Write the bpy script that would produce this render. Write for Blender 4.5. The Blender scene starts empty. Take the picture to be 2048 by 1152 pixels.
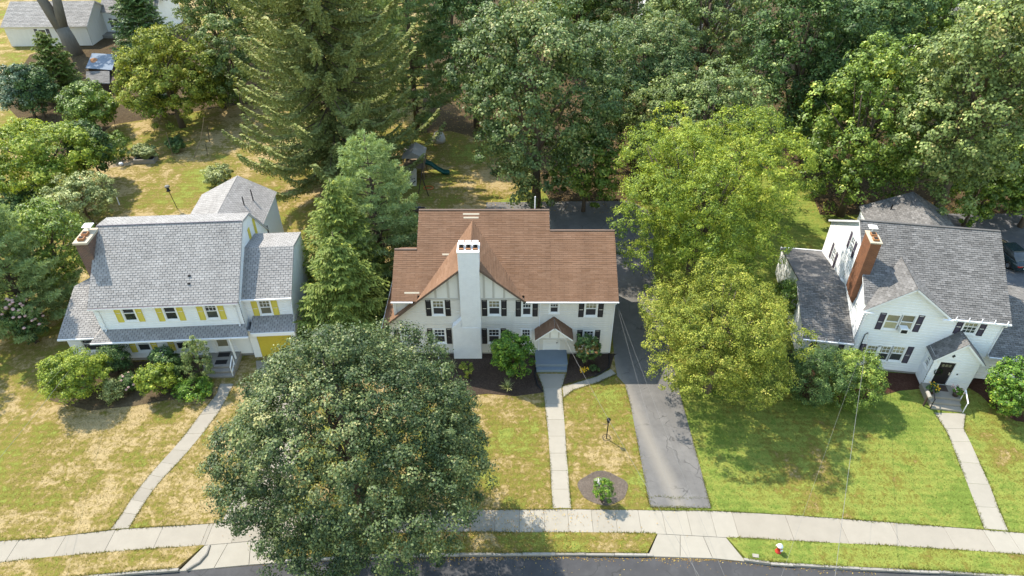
import bpy, bmesh, math, random
import numpy as np
from mathutils import Matrix, Vector
from mathutils.geometry import tessellate_polygon

random.seed(7)
SC = bpy.context.scene
COL = SC.collection
RAD = math.radians

# ------------------------------------------------------------------ camera
CAM_H, CAM_PITCH, CAM_F = 35.0, RAD(37.3), 1365.0      # metres, down-tilt, focal length in px of a 2048 px frame
cd = bpy.data.cameras.new('camera')
cd.sensor_width = 36.0
cd.lens = 36.0 * CAM_F / 2048.0
cd.clip_end = 2000.0
cam = bpy.data.objects.new('camera', cd)
cam.location = (0, 0, CAM_H)
cam.rotation_euler = (math.pi / 2 - CAM_PITCH, 0, 0)
COL.objects.link(cam)
SC.camera = cam

# ------------------------------------------------------------------ light
SUN_EL = RAD(53.0)
SUN_AZ = (-0.741, 0.671)                                # towards the sun, on the ground
world = bpy.data.worlds.new('World')
SC.world = world
world.use_nodes = True
wn = world.node_tree.nodes
sky = wn.new('ShaderNodeTexSky')
sky.sky_type = 'NISHITA'
sky.sun_disc = False
sky.sun_elevation = SUN_EL
sky.sun_rotation = math.atan2(SUN_AZ[0], SUN_AZ[1])
sky.air_density = 2.0
sky.dust_density = 0.7
wn['Background'].inputs[1].default_value = 0.13
world.node_tree.links.new(sky.outputs[0], wn['Background'].inputs[0])
sd = bpy.data.lights.new('sun', 'SUN')
sd.energy = 3.0
sd.angle = RAD(0.6)
sd.color = (1.0, 0.92, 0.79)
sun = bpy.data.objects.new('sun', sd)
sun.rotation_euler = Vector((-SUN_AZ[0] * math.cos(SUN_EL), -SUN_AZ[1] * math.cos(SUN_EL), -math.sin(SUN_EL))).to_track_quat('-Z', 'Y').to_euler()
COL.objects.link(sun)
SC.view_settings.view_transform = 'Standard'
SC.view_settings.look = 'None'
SC.view_settings.gamma = 1.0
SC.view_settings.exposure = 1.5
SC.cycles.use_denoising = True
SC.cycles.max_bounces = 5
SC.cycles.diffuse_bounces = 3
SC.cycles.glossy_bounces = 2
SC.cycles.transparent_max_bounces = 4

# ------------------------------------------------------------------ survey helpers (photo pixel -> place)
_fw = np.array([0, math.cos(CAM_PITCH), -math.sin(CAM_PITCH)])
_up = np.array([0, math.sin(CAM_PITCH), math.cos(CAM_PITCH)])
_rt = np.array([1.0, 0, 0])
_eye = np.array([0, 0, CAM_H])
def ray(x, y): return _fw + (x - 1024) / CAM_F * _rt - (y - 576) / CAM_F * _up
def g(x, y, z=0.0):
    d = ray(x, y); return _eye + (z - CAM_H) / d[2] * d
def yp(x, y, Y):
    d = ray(x, y); return _eye + Y / d[1] * d
def depth(p): return float(np.dot(np.array(p) - _eye, _fw))

# ------------------------------------------------------------------ materials
def nd(nt, t, **kw):
    n = nt.nodes.new(t)
    for k, v in kw.items(): setattr(n, k, v)
    return n
def ramp(nt, fac, stops):
    r = nd(nt, 'ShaderNodeValToRGB')
    el = r.color_ramp.elements
    while len(el) > 1: el.remove(el[0])
    for i, (p, c) in enumerate(stops):
        e = el[0] if i == 0 else el.new(p)
        e.position = p; e.color = (*c, 1)
    if fac is not None: nt.links.new(fac, r.inputs[0])
    return r.outputs[0]
def new_mat(name):
    m = bpy.data.materials.new(name); m.use_nodes = True
    nt = m.node_tree; b = nt.nodes['Principled BSDF']
    return m, nt, b
def noise(nt, vec, scale, detail=4, rough=0.6, dist=0.0):
    n = nd(nt, 'ShaderNodeTexNoise'); n.inputs['Scale'].default_value = scale
    n.inputs['Detail'].default_value = detail; n.inputs['Roughness'].default_value = rough; n.inputs['Distortion'].default_value = dist
    if vec is not None: nt.links.new(vec, n.inputs['Vector'])
    return n.outputs['Fac']
def mth(nt, op, a, b=None, c=None):
    n = nd(nt, 'ShaderNodeMath', operation=op)
    for i, v in enumerate((a, b, c)):
        if v is None: continue
        if isinstance(v, (int, float)): n.inputs[i].default_value = v
        else: nt.links.new(v, n.inputs[i])
    return n.outputs[0]
def mixc(nt, fac, a, b, mode='MIX'):
    n = nd(nt, 'ShaderNodeMix', data_type='RGBA', blend_type=mode)
    if isinstance(fac, (int, float)): n.inputs[0].default_value = fac
    else: nt.links.new(fac, n.inputs[0])
    for i, v in ((6, a), (7, b)):
        if isinstance(v, tuple): n.inputs[i].default_value = (*v, 1)
        else: nt.links.new(v, n.inputs[i])
    return n.outputs[2]
def bump(nt, b, h, strength=0.3, dist=0.02):
    n = nd(nt, 'ShaderNodeBump'); n.inputs['Strength'].default_value = strength; n.inputs['Distance'].default_value = dist
    nt.links.new(h, n.inputs['Height']); nt.links.new(n.outputs[0], b.inputs['Normal'])
def mat(name, col, rough=0.6, var=0.12, scale=3.0, spec=0.3, metal=0.0, bmp=0.0, bscale=40, stretch=None, rand=0.0, tint=0.0):
    """plain surface with wear: brightness noise, optional per-object or per-face tint, optional relief"""
    m, nt, b = new_mat(name)
    tc = nd(nt, 'ShaderNodeTexCoord'); vec = tc.outputs['Object']
    if stretch:
        mp = nd(nt, 'ShaderNodeMapping'); mp.inputs['Scale'].default_value = stretch
        nt.links.new(vec, mp.inputs[0]); vec = mp.outputs[0]
    f = noise(nt, vec, scale, 5, 0.65)
    v = mth(nt, 'MULTIPLY_ADD', f, 2 * var, 1 - var)
    if rand:
        oi = nd(nt, 'ShaderNodeObjectInfo')
        v = mth(nt, 'MULTIPLY', v, mth(nt, 'MULTIPLY_ADD', oi.outputs['Random'], 2 * rand, 1 - rand))
    if tint:
        at = nd(nt, 'ShaderNodeAttribute', attribute_name='tint')
        v = mth(nt, 'MULTIPLY', v, mth(nt, 'MULTIPLY_ADD', at.outputs['Fac'], 2 * tint, 1 - tint))
    vm = nd(nt, 'ShaderNodeVectorMath', operation='SCALE'); vm.inputs[0].default_value = col
    nt.links.new(v, vm.inputs['Scale'])
    nt.links.new(vm.outputs[0], b.inputs['Base Color'])
    b.inputs['Roughness'].default_value = rough
    b.inputs['Specular IOR Level'].default_value = spec
    b.inputs['Metallic'].default_value = metal
    if bmp: bump(nt, b, noise(nt, tc.outputs['Object'], bscale, 4, 0.7), bmp, 0.02)
    return m
def leaf_mat(name, stops, trans=0.35, rough=0.55, gloss=0.25):
    m, nt, b = new_mat(name)
    at = nd(nt, 'ShaderNodeAttribute', attribute_name='tint')
    c = ramp(nt, at.outputs['Fac'], stops)
    nt.links.new(c, b.inputs['Base Color'])
    b.inputs['Roughness'].default_value = rough
    b.inputs['Specular IOR Level'].default_value = gloss
    t = nd(nt, 'ShaderNodeBsdfTranslucent')
    nt.links.new(mixc(nt, 1.0, c, (1.25, 1.2, 0.6), 'MULTIPLY'), t.inputs[0])
    mx = nd(nt, 'ShaderNodeMixShader'); mx.inputs[0].default_value = trans
    nt.links.new(b.outputs[0], mx.inputs[1]); nt.links.new(t.outputs[0], mx.inputs[2])
    nt.links.new(mx.outputs[0], nt.nodes['Material Output'].inputs[0])
    return m
def brick_mat(name, c1, c2, mortar, bmp=0.5, rough=0.8, wear=0.2):
    m, nt, b = new_mat(name)
    tc = nd(nt, 'ShaderNodeTexCoord')
    # bricks wrap round the chimney: run along x+y, height z
    sp = nd(nt, 'ShaderNodeSeparateXYZ'); nt.links.new(tc.outputs['Object'], sp.inputs[0])
    cb = nd(nt, 'ShaderNodeCombineXYZ')
    nt.links.new(mth(nt, 'ADD', sp.outputs[0], sp.outputs[1]), cb.inputs[0]); nt.links.new(sp.outputs[2], cb.inputs[1])
    bt = nd(nt, 'ShaderNodeTexBrick')
    bt.inputs['Scale'].default_value = 1.0; bt.inputs['Brick Width'].default_value = 0.215; bt.inputs['Row Height'].default_value = 0.075
    bt.inputs['Mortar Size'].default_value = 0.008
    bt.inputs['Color1'].default_value = (*c1, 1); bt.inputs['Color2'].default_value = (*c2, 1); bt.inputs['Mortar'].default_value = (*mortar, 1)
    nt.links.new(cb.outputs[0], bt.inputs['Vector'])
    f = noise(nt, tc.outputs['Object'], 2.5, 5)
    nt.links.new(mixc(nt, 1.0, bt.outputs['Color'], ramp(nt, f, [(0.3, (1 - wear,) * 3), (0.7, (1 + wear * 0.3,) * 3)]), 'MULTIPLY'), b.inputs['Base Color'])
    b.inputs['Roughness'].default_value = rough
    h = mth(nt, 'SUBTRACT', mth(nt, 'MULTIPLY', noise(nt, tc.outputs['Object'], 30, 3), 0.5), bt.outputs['Fac'])
    bump(nt, b, h, bmp, 0.012)
    return m
def lawn_mat():
    m, nt, b = new_mat('lawn_grass')
    ge = nd(nt, 'ShaderNodeNewGeometry'); P = ge.outputs['Position']
    sp = nd(nt, 'ShaderNodeSeparateXYZ'); nt.links.new(P, sp.inputs[0])
    big = noise(nt, P, 0.13, 3, 0.55); med = noise(nt, P, 0.7, 4, 0.65, 0.5); sml = noise(nt, P, 3.5, 4, 0.7); fine = noise(nt, P, 22, 3, 0.75)
    # how green each plot is kept, from west to east, and how dry the back gardens are
    xs = mth(nt, 'MULTIPLY_ADD', sp.outputs[0], 1 / 120.0, 0.5)
    gx = ramp(nt, xs, [(0.0, (.25,) * 3), (0.36, (.21,) * 3), (0.44, (.27,) * 3), (0.53, (.37,) * 3), (0.575, (.42,) * 3), (0.61, (.78,) * 3), (0.72, (.76,) * 3), (0.76, (.60,) * 3)])
    ys = mth(nt, 'MULTIPLY_ADD', sp.outputs[1], 1 / 120.0, 0.0)
    gy = ramp(nt, ys, [(0.0, (0.0,) * 3), (0.36, (0.0,) * 3), (0.44, (.03,) * 3), (0.55, (.08,) * 3), (0.66, (.03,) * 3), (1.0, (.0,) * 3)])
    t = mth(nt, 'ADD', gx, mth(nt, 'MULTIPLY', mth(nt, 'SUBTRACT', big, 0.5), 1.7))
    t = mth(nt, 'ADD', t, mth(nt, 'MULTIPLY', mth(nt, 'SUBTRACT', med, 0.5), 1.6))
    t = mth(nt, 'ADD', t, mth(nt, 'MULTIPLY', mth(nt, 'SUBTRACT', sml, 0.5), 1.3))
    t = mth(nt, 'ADD', t, gy)
    c = ramp(nt, t, [(0.0, (.33, .25, .125)), (0.2, (.215, .163, .058)), (0.36, (.162, .138, .032)), (0.5, (.150, .150, .030)), (0.68, (.200, .220, .048)), (1.0, (.125, .170, .032))])
    mow = nd(nt, 'ShaderNodeTexWave', wave_type='BANDS', bands_direction='Y'); mow.inputs['Scale'].default_value = .55; mow.inputs['Distortion'].default_value = 1.2; mow.inputs['Detail'].default_value = 2; mow.inputs['Detail Scale'].default_value = .3; nt.links.new(P, mow.inputs['Vector'])
    v = mth(nt, 'MULTIPLY', mth(nt, 'MULTIPLY_ADD', fine, 1.5, 0.25), mth(nt, 'MULTIPLY_ADD', mow.outputs['Fac'], .13, .935))
    vm = nd(nt, 'ShaderNodeVectorMath', operation='SCALE'); nt.links.new(c, vm.inputs[0]); nt.links.new(v, vm.inputs['Scale'])
    nt.links.new(vm.outputs[0], b.inputs['Base Color'])
    b.inputs['Roughness'].default_value = 0.95; b.inputs['Specular IOR Level'].default_value = 0.05
    bump(nt, b, mth(nt, 'ADD', fine, mth(nt, 'MULTIPLY', sml, 2.0)), 0.8, 0.05)
    return m
def soil_mat(name, c1, c2, c3, scale=3):
    m, nt, b = new_mat(name)
    ge = nd(nt, 'ShaderNodeNewGeometry'); P = ge.outputs['Position']
    f = noise(nt, P, scale, 6, 0.8); k = noise(nt, P, 0.35, 3)
    fi = noise(nt, P, 28, 3, 0.8)
    t = mth(nt, 'ADD', mth(nt, 'MULTIPLY', f, 0.7), mth(nt, 'MULTIPLY', k, 0.3))
    c = ramp(nt, t, [(0.3, c1), (0.5, c2), (0.72, c3)])
    vm = nd(nt, 'ShaderNodeVectorMath', operation='SCALE'); nt.links.new(c, vm.inputs[0]); nt.links.new(mth(nt, 'MULTIPLY_ADD', fi, 1.4, 0.3), vm.inputs['Scale'])
    nt.links.new(vm.outputs[0], b.inputs['Base Color'])
    b.inputs['Roughness'].default_value = 0.95; b.inputs['Specular IOR Level'].default_value = 0.1
    bump(nt, b, mth(nt, 'ADD', fi, f), 0.9, 0.06)
    return m
def asphalt_mat(name, c1, c2, band=None):
    m, nt, b = new_mat(name)
    ge = nd(nt, 'ShaderNodeNewGeometry'); P = ge.outputs['Position']
    k = noise(nt, P, 0.5, 4, 0.6); f = noise(nt, P, 45, 3, 0.8)
    k2 = noise(nt, P, 2.2, 5, 0.7)
    c = ramp(nt, mth(nt, 'ADD', mth(nt, 'MULTIPLY', k, .65), mth(nt, 'MULTIPLY', k2, .35)), [(0.32, tuple(v * .8 for v in c1)), (0.5, c1), (0.66, c2)])
    vo = nd(nt, 'ShaderNodeTexVoronoi', feature='DISTANCE_TO_EDGE'); vo.inputs['Scale'].default_value = .42
    wv = nd(nt, 'ShaderNodeVectorMath', operation='ADD'); nt.links.new(P, wv.inputs[0]); nz = nd(nt, 'ShaderNodeTexNoise'); nz.inputs['Scale'].default_value = 1.3; nt.links.new(P, nz.inputs['Vector']); nt.links.new(nz.outputs['Color'], wv.inputs[1]); nt.links.new(wv.outputs[0], vo.inputs['Vector'])
    ck = mth(nt, 'MULTIPLY', ramp(nt, vo.outputs['Distance'], [(0.0, (1, 1, 1)), (0.018, (0, 0, 0))]), ramp(nt, k, [(0.48, (0, 0, 0)), (0.56, (1, 1, 1))]))
    c = mixc(nt, mth(nt, 'MULTIPLY', ck, .6), c, (.02, .02, .018))
    if band:   # pale sandy dirt worn in along the middle
        sp = nd(nt, 'ShaderNodeSeparateXYZ'); nt.links.new(P, sp.inputs[0])
        cx = mth(nt, 'MULTIPLY_ADD', sp.outputs[1], band[1], band[0])
        d = mth(nt, 'ABSOLUTE', mth(nt, 'SUBTRACT', sp.outputs[0], cx))
        w = ramp(nt, mth(nt, 'ADD', d, mth(nt, 'MULTIPLY', k, 0.6)), [(0.35, (1, 1, 1)), (1.0, (0, 0, 0))])
        c = mixc(nt, mth(nt, 'MULTIPLY', w, 0.75), c, (.215, .195, .165))
    vm = nd(nt, 'ShaderNodeVectorMath', operation='SCALE'); nt.links.new(c, vm.inputs[0]); nt.links.new(mth(nt, 'MULTIPLY_ADD', f, 0.7, 0.65), vm.inputs['Scale'])
    nt.links.new(vm.outputs[0], b.inputs['Base Color'])
    b.inputs['Roughness'].default_value = 0.85; b.inputs['Specular IOR Level'].default_value = 0.25
    bump(nt, b, f, 0.35, 0.01)
    return m
def shingle_mat(name, c1, c2, c3, streak=0.25, tint=0.22):
    m, nt, b = new_mat(name)
    tc = nd(nt, 'ShaderNodeTexCoord'); ob = tc.outputs['Object']
    at = nd(nt, 'ShaderNodeAttribute', attribute_name='tint')
    c = ramp(nt, at.outputs['Fac'], [(0.0, c1), (0.5, c2), (1.0, c3)])
    mp = nd(nt, 'ShaderNodeMapping'); mp.inputs['Scale'].default_value = (1.1, .22, .22); nt.links.new(ob, mp.inputs[0])
    s = noise(nt, mp.outputs[0], 1.0, 4, 0.6); gr = noise(nt, ob, 60, 2, 0.8); k = noise(nt, ob, 0.5, 3)
    v = mth(nt, 'MULTIPLY', mth(nt, 'MULTIPLY_ADD', s, 2 * streak, 1 - streak), mth(nt, 'MULTIPLY_ADD', gr, 0.5, 0.75))
    v = mth(nt, 'MULTIPLY', v, mth(nt, 'MULTIPLY_ADD', k, 0.4, 0.8))
    vm = nd(nt, 'ShaderNodeVectorMath', operation='SCALE'); nt.links.new(c, vm.inputs[0]); nt.links.new(v, vm.inputs['Scale'])
    nt.links.new(vm.outputs[0], b.inputs['Base Color'])
    b.inputs['Roughness'].default_value = 0.9; b.inputs['Specular IOR Level'].default_value = 0.15
    bump(nt, b, gr, 0.3, 0.01)
    return m
def glass_mat(name, col, rough=0.06, spec=0.8):
    m, nt, b = new_mat(name)
    tc = nd(nt, 'ShaderNodeTexCoord'); oi = nd(nt, 'ShaderNodeObjectInfo')
    f = noise(nt, tc.outputs['Object'], 2.0, 2)
    v = mth(nt, 'MULTIPLY', mth(nt, 'MULTIPLY_ADD', f, 0.8, 0.6), mth(nt, 'MULTIPLY_ADD', oi.outputs['Random'], 1.0, 0.5))
    vm = nd(nt, 'ShaderNodeVectorMath', operation='SCALE'); vm.inputs[0].default_value = col; nt.links.new(v, vm.inputs['Scale'])
    nt.links.new(vm.outputs[0], b.inputs['Base Color'])
    b.inputs['Roughness'].default_value = rough; b.inputs['Specular IOR Level'].default_value = spec
    return m

M = dict(
    lawn=lawn_mat(),
    soil=soil_mat('bare_soil', (.05, .035, .02), (.10, .075, .045), (.16, .13, .075), 2),
    litter=soil_mat('woodland_litter', (.035, .025, .014), (.075, .052, .028), (.13, .10, .045), 2.5),
    mulch=soil_mat('bark_mulch', (.028, .019, .014), (.064, .045, .034), (.115, .086, .068), 9),
    redmulch=soil_mat('red_bark_mulch', (.03, .012, .008), (.065, .030, .020), (.11, .06, .04), 9),
    greymulch=soil_mat('grey_wood_mulch', (.07, .055, .045), (.13, .105, .085), (.22, .18, .15), 9),
    sand=soil_mat('sandy_path', (.22, .16, .10), (.32, .24, .15), (.40, .31, .21), 4),
    road=asphalt_mat('road_asphalt', (.052, .051, .053), (.070, .069, .071)),
    drive=asphalt_mat('driveway_asphalt', (.128, .122, .116), (.160, .152, .143), band=(15.0, -0.205)),
    court=asphalt_mat('worn_asphalt', (.11, .11, .118), (.16, .155, .155)),
    concrete=mat('concrete', (.262, .235, .192), .9, .13, 1.3, .15, bmp=.25, bscale=30, rand=.07),
    walk=mat('walk_concrete', (.285, .260, .215), .9, .12, 1.5, .15, bmp=.25, bscale=30, rand=.06),
    kerb=mat('kerb_stone', (.26, .24, .21), .9, .25, 3, .15, bmp=.4, bscale=20, rand=.15),
    siding_main=mat('warm_grey_siding', (.66, .635, .59), .55, .11, 1.6, .3, stretch=(1.5, 1.5, .35)),
    siding_white=mat('white_siding', (.76, .77, .78), .5, .08, 1.6, .3, stretch=(1.5, 1.5, .35)),
    trim_grey=mat('grey_trim_paint', (.50, .48, .44), .6, .05),
    stucco=mat('cream_stucco', (.72, .71, .67), .8, .06, 3, bmp=.2),
    white=mat('white_paint', (.78, .78, .77), .5, .05),
    black_paint=mat('black_shutter_paint', (.018, .014, .014), .55, .2),
    navy=mat('dark_plum_shutter_paint', (.045, .036, .055), .55, .2),
    yellow=mat('yellow_shutter_paint', (.60, .49, .075), .6, .08, 4),
    garage_yellow=mat('yellow_garage_paint', (.55, .43, .05), .6, .08, 3),
    stoop_blue=mat('blue_grey_deck_paint', (.17, .21, .25), .6, .1, 3),
    stone=mat('worn_stone_step', (.25, .23, .20), .9, .25, 3, bmp=.3),
    shingle_brown=shingle_mat('brown_roof_shingles', (.155, .086, .050), (.172, .098, .060), (.190, .112, .070), .28),
    shingle_pale=shingle_mat('pale_grey_roof_shingles', (.225, .212, .200), (.265, .251, .238), (.305, .290, .275), .17),
    shingle_slate=shingle_mat('slate_grey_roof_shingles', (.100, .096, .092), (.148, .142, .136), (.195, .187, .180), .12),
    underlay=mat('dark_shingle_underlay', (.05, .047, .046), .95, .2, 3),  # dark grey sheet under the tabs, seen in the gaps between them
    patch=mat('pale_patched_shingle', (.42, .36, .27), .9, .1, 6),
    deck=mat('roof_edge_board', (.13, .09, .07), .7, .1),
    deck_grey=mat('grey_roof_edge_board', (.38, .38, .40), .7, .1),
    flatroof=asphalt_mat('flat_roof_felt', (.13, .125, .125), (.175, .17, .165)),
    gutter=mat('white_gutter', (.75, .75, .76), .4, .06),
    gutter_dark=mat('dark_gutter_lip', (.06, .055, .075), .5, .1),
    white_brick=brick_mat('white_painted_brick', (.80, .81, .82), (.77, .78, .80), (.71, .72, .75), .5, .7, .06),
    brown_brick=brick_mat('brown_chimney_brick', (.16, .075, .05), (.10, .055, .04), (.20, .17, .14)),
    red_brick=brick_mat('orange_red_chimney_brick', (.23, .085, .034), (.17, .062, .027), (.19, .115, .07)),
    cap=mat('chimney_cap_mortar', (.42, .36, .27), .9, .15, 4, bmp=.3),
    clay=mat('clay_flue', (.30, .14, .06), .8, .2),
    soot=mat('soot_black', (.012, .011, .010), .9, .1),
    foundation=mat('foundation_concrete', (.27, .26, .245), .9, .15, 2, bmp=.3),
    glass=glass_mat('window_glass', (.045, .05, .052)),
    glass_warm=glass_mat('warm_window_glass', (.26, .24, .16), .12, .6),  # yellow-tan base colour in the pane itself, tone varies per pane
    screen=mat('insect_screen', (.035, .035, .042), .5, .15),
    bark=mat('bark', (.12, .095, .072), .95, .3, 5, .1, bmp=.8, bscale=14, stretch=(1, 1, .25)),
    bark_grey=mat('grey_bark', (.17, .155, .135), .95, .3, 5, .1, bmp=.8, bscale=14, stretch=(1, 1, .25)),
    metal_dark=mat('black_metal', (.02, .02, .022), .45, .2, metal=.3),
    metal_white=mat('white_metal', (.75, .74, .76), .4, .08),
    steel=mat('galvanised_sheet', (.15, .18, .22), .85, .2, 1.2, .15, .0, bmp=.15, bscale=4),
    rust=mat('rust', (.22, .10, .04), .9, .3, 5),
    wood=mat('weathered_wood', (.20, .15, .10), .85, .25, 4),
    wood_dark=mat('dark_wood', (.06, .042, .032), .85, .25, 4),
    wood_pale=mat('pale_board', (.48, .43, .33), .8, .15, 4),
    wire=mat('cable_sheath', (.17, .167, .16), .6, .1),
    wire_dark=mat('dark_cable_sheath', (.045, .045, .05), .6, .1),
    red=mat('hydrant_red', (.42, .035, .02), .45, .15, 6),
    hyd_white=mat('hydrant_white', (.70, .72, .75), .5, .1, 6),
    slide=mat('green_plastic', (.010, .075, .06), .4, .1),
    orange=mat('orange_plastic', (.50, .12, .03), .5, .1),
    blue=mat('blue_plastic', (.05, .13, .42), .5, .1),
    car=mat('dark_teal_car_paint', (.016, .030, .036), .18, .05, spec=.7),
    tyre=mat('tyre_rubber', (.015, .015, .016), .8, .1),
    alloy=mat('wheel_alloy', (.45, .45, .46), .3, .05, metal=.8),
    tail=mat('tail_lamp_red', (.35, .02, .015), .2, .1),
    rock=mat('pale_rock', (.45, .43, .40), .9, .2, 4, bmp=.5, bscale=8),
    petal_y=mat('yellow_petals', (.70, .42, .02), .7, .1), petal_p=mat('pink_petals', (.55, .36, .33), .7, .2),
    petal_w=mat('cream_petals', (.66, .60, .50), .7, .2),
    terracotta=mat('dark_flower_pot', (.08, .06, .05), .7, .1), blackpipe=mat('black_drain_pipe', (.012, .012, .014), .5, .1),
    leaf_litter=leaf_mat('fallen_leaf', [(0, (.16, .08, .02)), (.5, (.34, .20, .03)), (1, (.48, .36, .10))], .1),
    grass_blade=leaf_mat('grass_blades', [(0, (.065, .10, .014)), (.45, (.125, .135, .022)), (.75, (.22, .18, .055)), (1, (.33, .26, .12))], .2, .8, .1),
    needle_spruce=leaf_mat('spruce_needles', [(0, (0.102, 0.133, 0.046)), (.5, (0.189, 0.225, 0.072)), (.85, (0.326, 0.341, 0.116)), (1, (0.493, 0.435, 0.203))], .15, .7, .15),
    needle_pine=leaf_mat('white_pine_needles', [(0, (0.171, 0.242, 0.098)), (.5, (0.293, 0.383, 0.156)), (1, (0.520, 0.593, 0.273))], .25, .6, .2),
    needle_hem=leaf_mat('hemlock_needles', [(0, (0.097, 0.141, 0.031)), (.5, (0.168, 0.224, 0.047)), (.85, (0.274, 0.322, 0.077)), (1, (0.426, 0.437, 0.059))], .25, .6, .2),
    leaf_maple=leaf_mat('grey_green_maple_leaves', [(0, (.020, .040, .014)), (.4, (.058, .092, .030)), (.7, (.130, .172, .055)), (.9, (.25, .27, .10)), (1, (.34, .32, .13))], .16, .5, .3),
    leaf_wood=leaf_mat('woodland_maple_leaves', [(0, (.036, .066, .020)), (.4, (.095, .148, .044)), (.7, (.190, .250, .078)), (.92, (.32, .36, .13)), (1, (.40, .36, .14))], .22, .5, .3),
    leaf_dark=leaf_mat('deep_green_leaves', [(0.00, (0.029, 0.056, 0.018)), (0.50, (0.084, 0.145, 0.042)), (0.90, (0.195, 0.285, 0.083)), (1.00, (0.384, 0.443, 0.148))], .17, .5, .2),
    leaf_green=leaf_mat('fresh_green_leaves', [(0.00, (0.050, 0.087, 0.013)), (0.50, (0.152, 0.231, 0.034)), (0.85, (0.323, 0.425, 0.067)), (1.00, (0.590, 0.590, 0.118))], .22, .5, .35),
    leaf_bright=leaf_mat('bright_yellow_green_leaves', [(0, (.070, .118, .018)), (.35, (.185, .255, .030)), (.7, (.355, .420, .054)), (1, (.54, .55, .09))], .3, .5, .25),
    leaf_gold=leaf_mat('golden_green_leaves', [(0, (.062, .090, .014)), (.35, (.165, .205, .028)), (.7, (.345, .375, .054)), (1, (.52, .46, .11))], .22, .6, .2),
    leaf_olive=leaf_mat('olive_leaves', [(0.00, (0.050, 0.076, 0.020)), (0.50, (0.152, 0.210, 0.058)), (0.85, (0.317, 0.384, 0.114)), (1.00, (0.560, 0.487, 0.192))], .19, .55, .3),
    leaf_blue=leaf_mat('blue_green_leaves', [(0.00, (0.030, 0.056, 0.029)), (0.50, (0.094, 0.150, 0.081)), (0.90, (0.290, 0.361, 0.241)), (1.00, (0.513, 0.565, 0.411))], .11, .4, .2),
    leaf_pale=leaf_mat('pale_apple_leaves', [(0.00, (0.092, 0.120, 0.035)), (0.50, (0.256, 0.302, 0.101)), (0.90, (0.557, 0.568, 0.241)), (1.00, (0.600, 0.600, 0.308))], .17, .5, .3),
    leaf_glossy=leaf_mat('glossy_shrub_leaves', [(0.00, (0.032, 0.070, 0.009)), (0.50, (0.099, 0.197, 0.024)), (0.85, (0.220, 0.345, 0.041)), (1.00, (0.480, 0.499, 0.055))], .14, .4, .2),
    leaf_red=leaf_mat('golden_red_leaf_tips', [(0, (.12, .10, .02)), (.5, (.20, .15, .03)), (.85, (.30, .15, .06)), (1, (.38, .12, .08))], .3, .5, .3),
)

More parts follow.
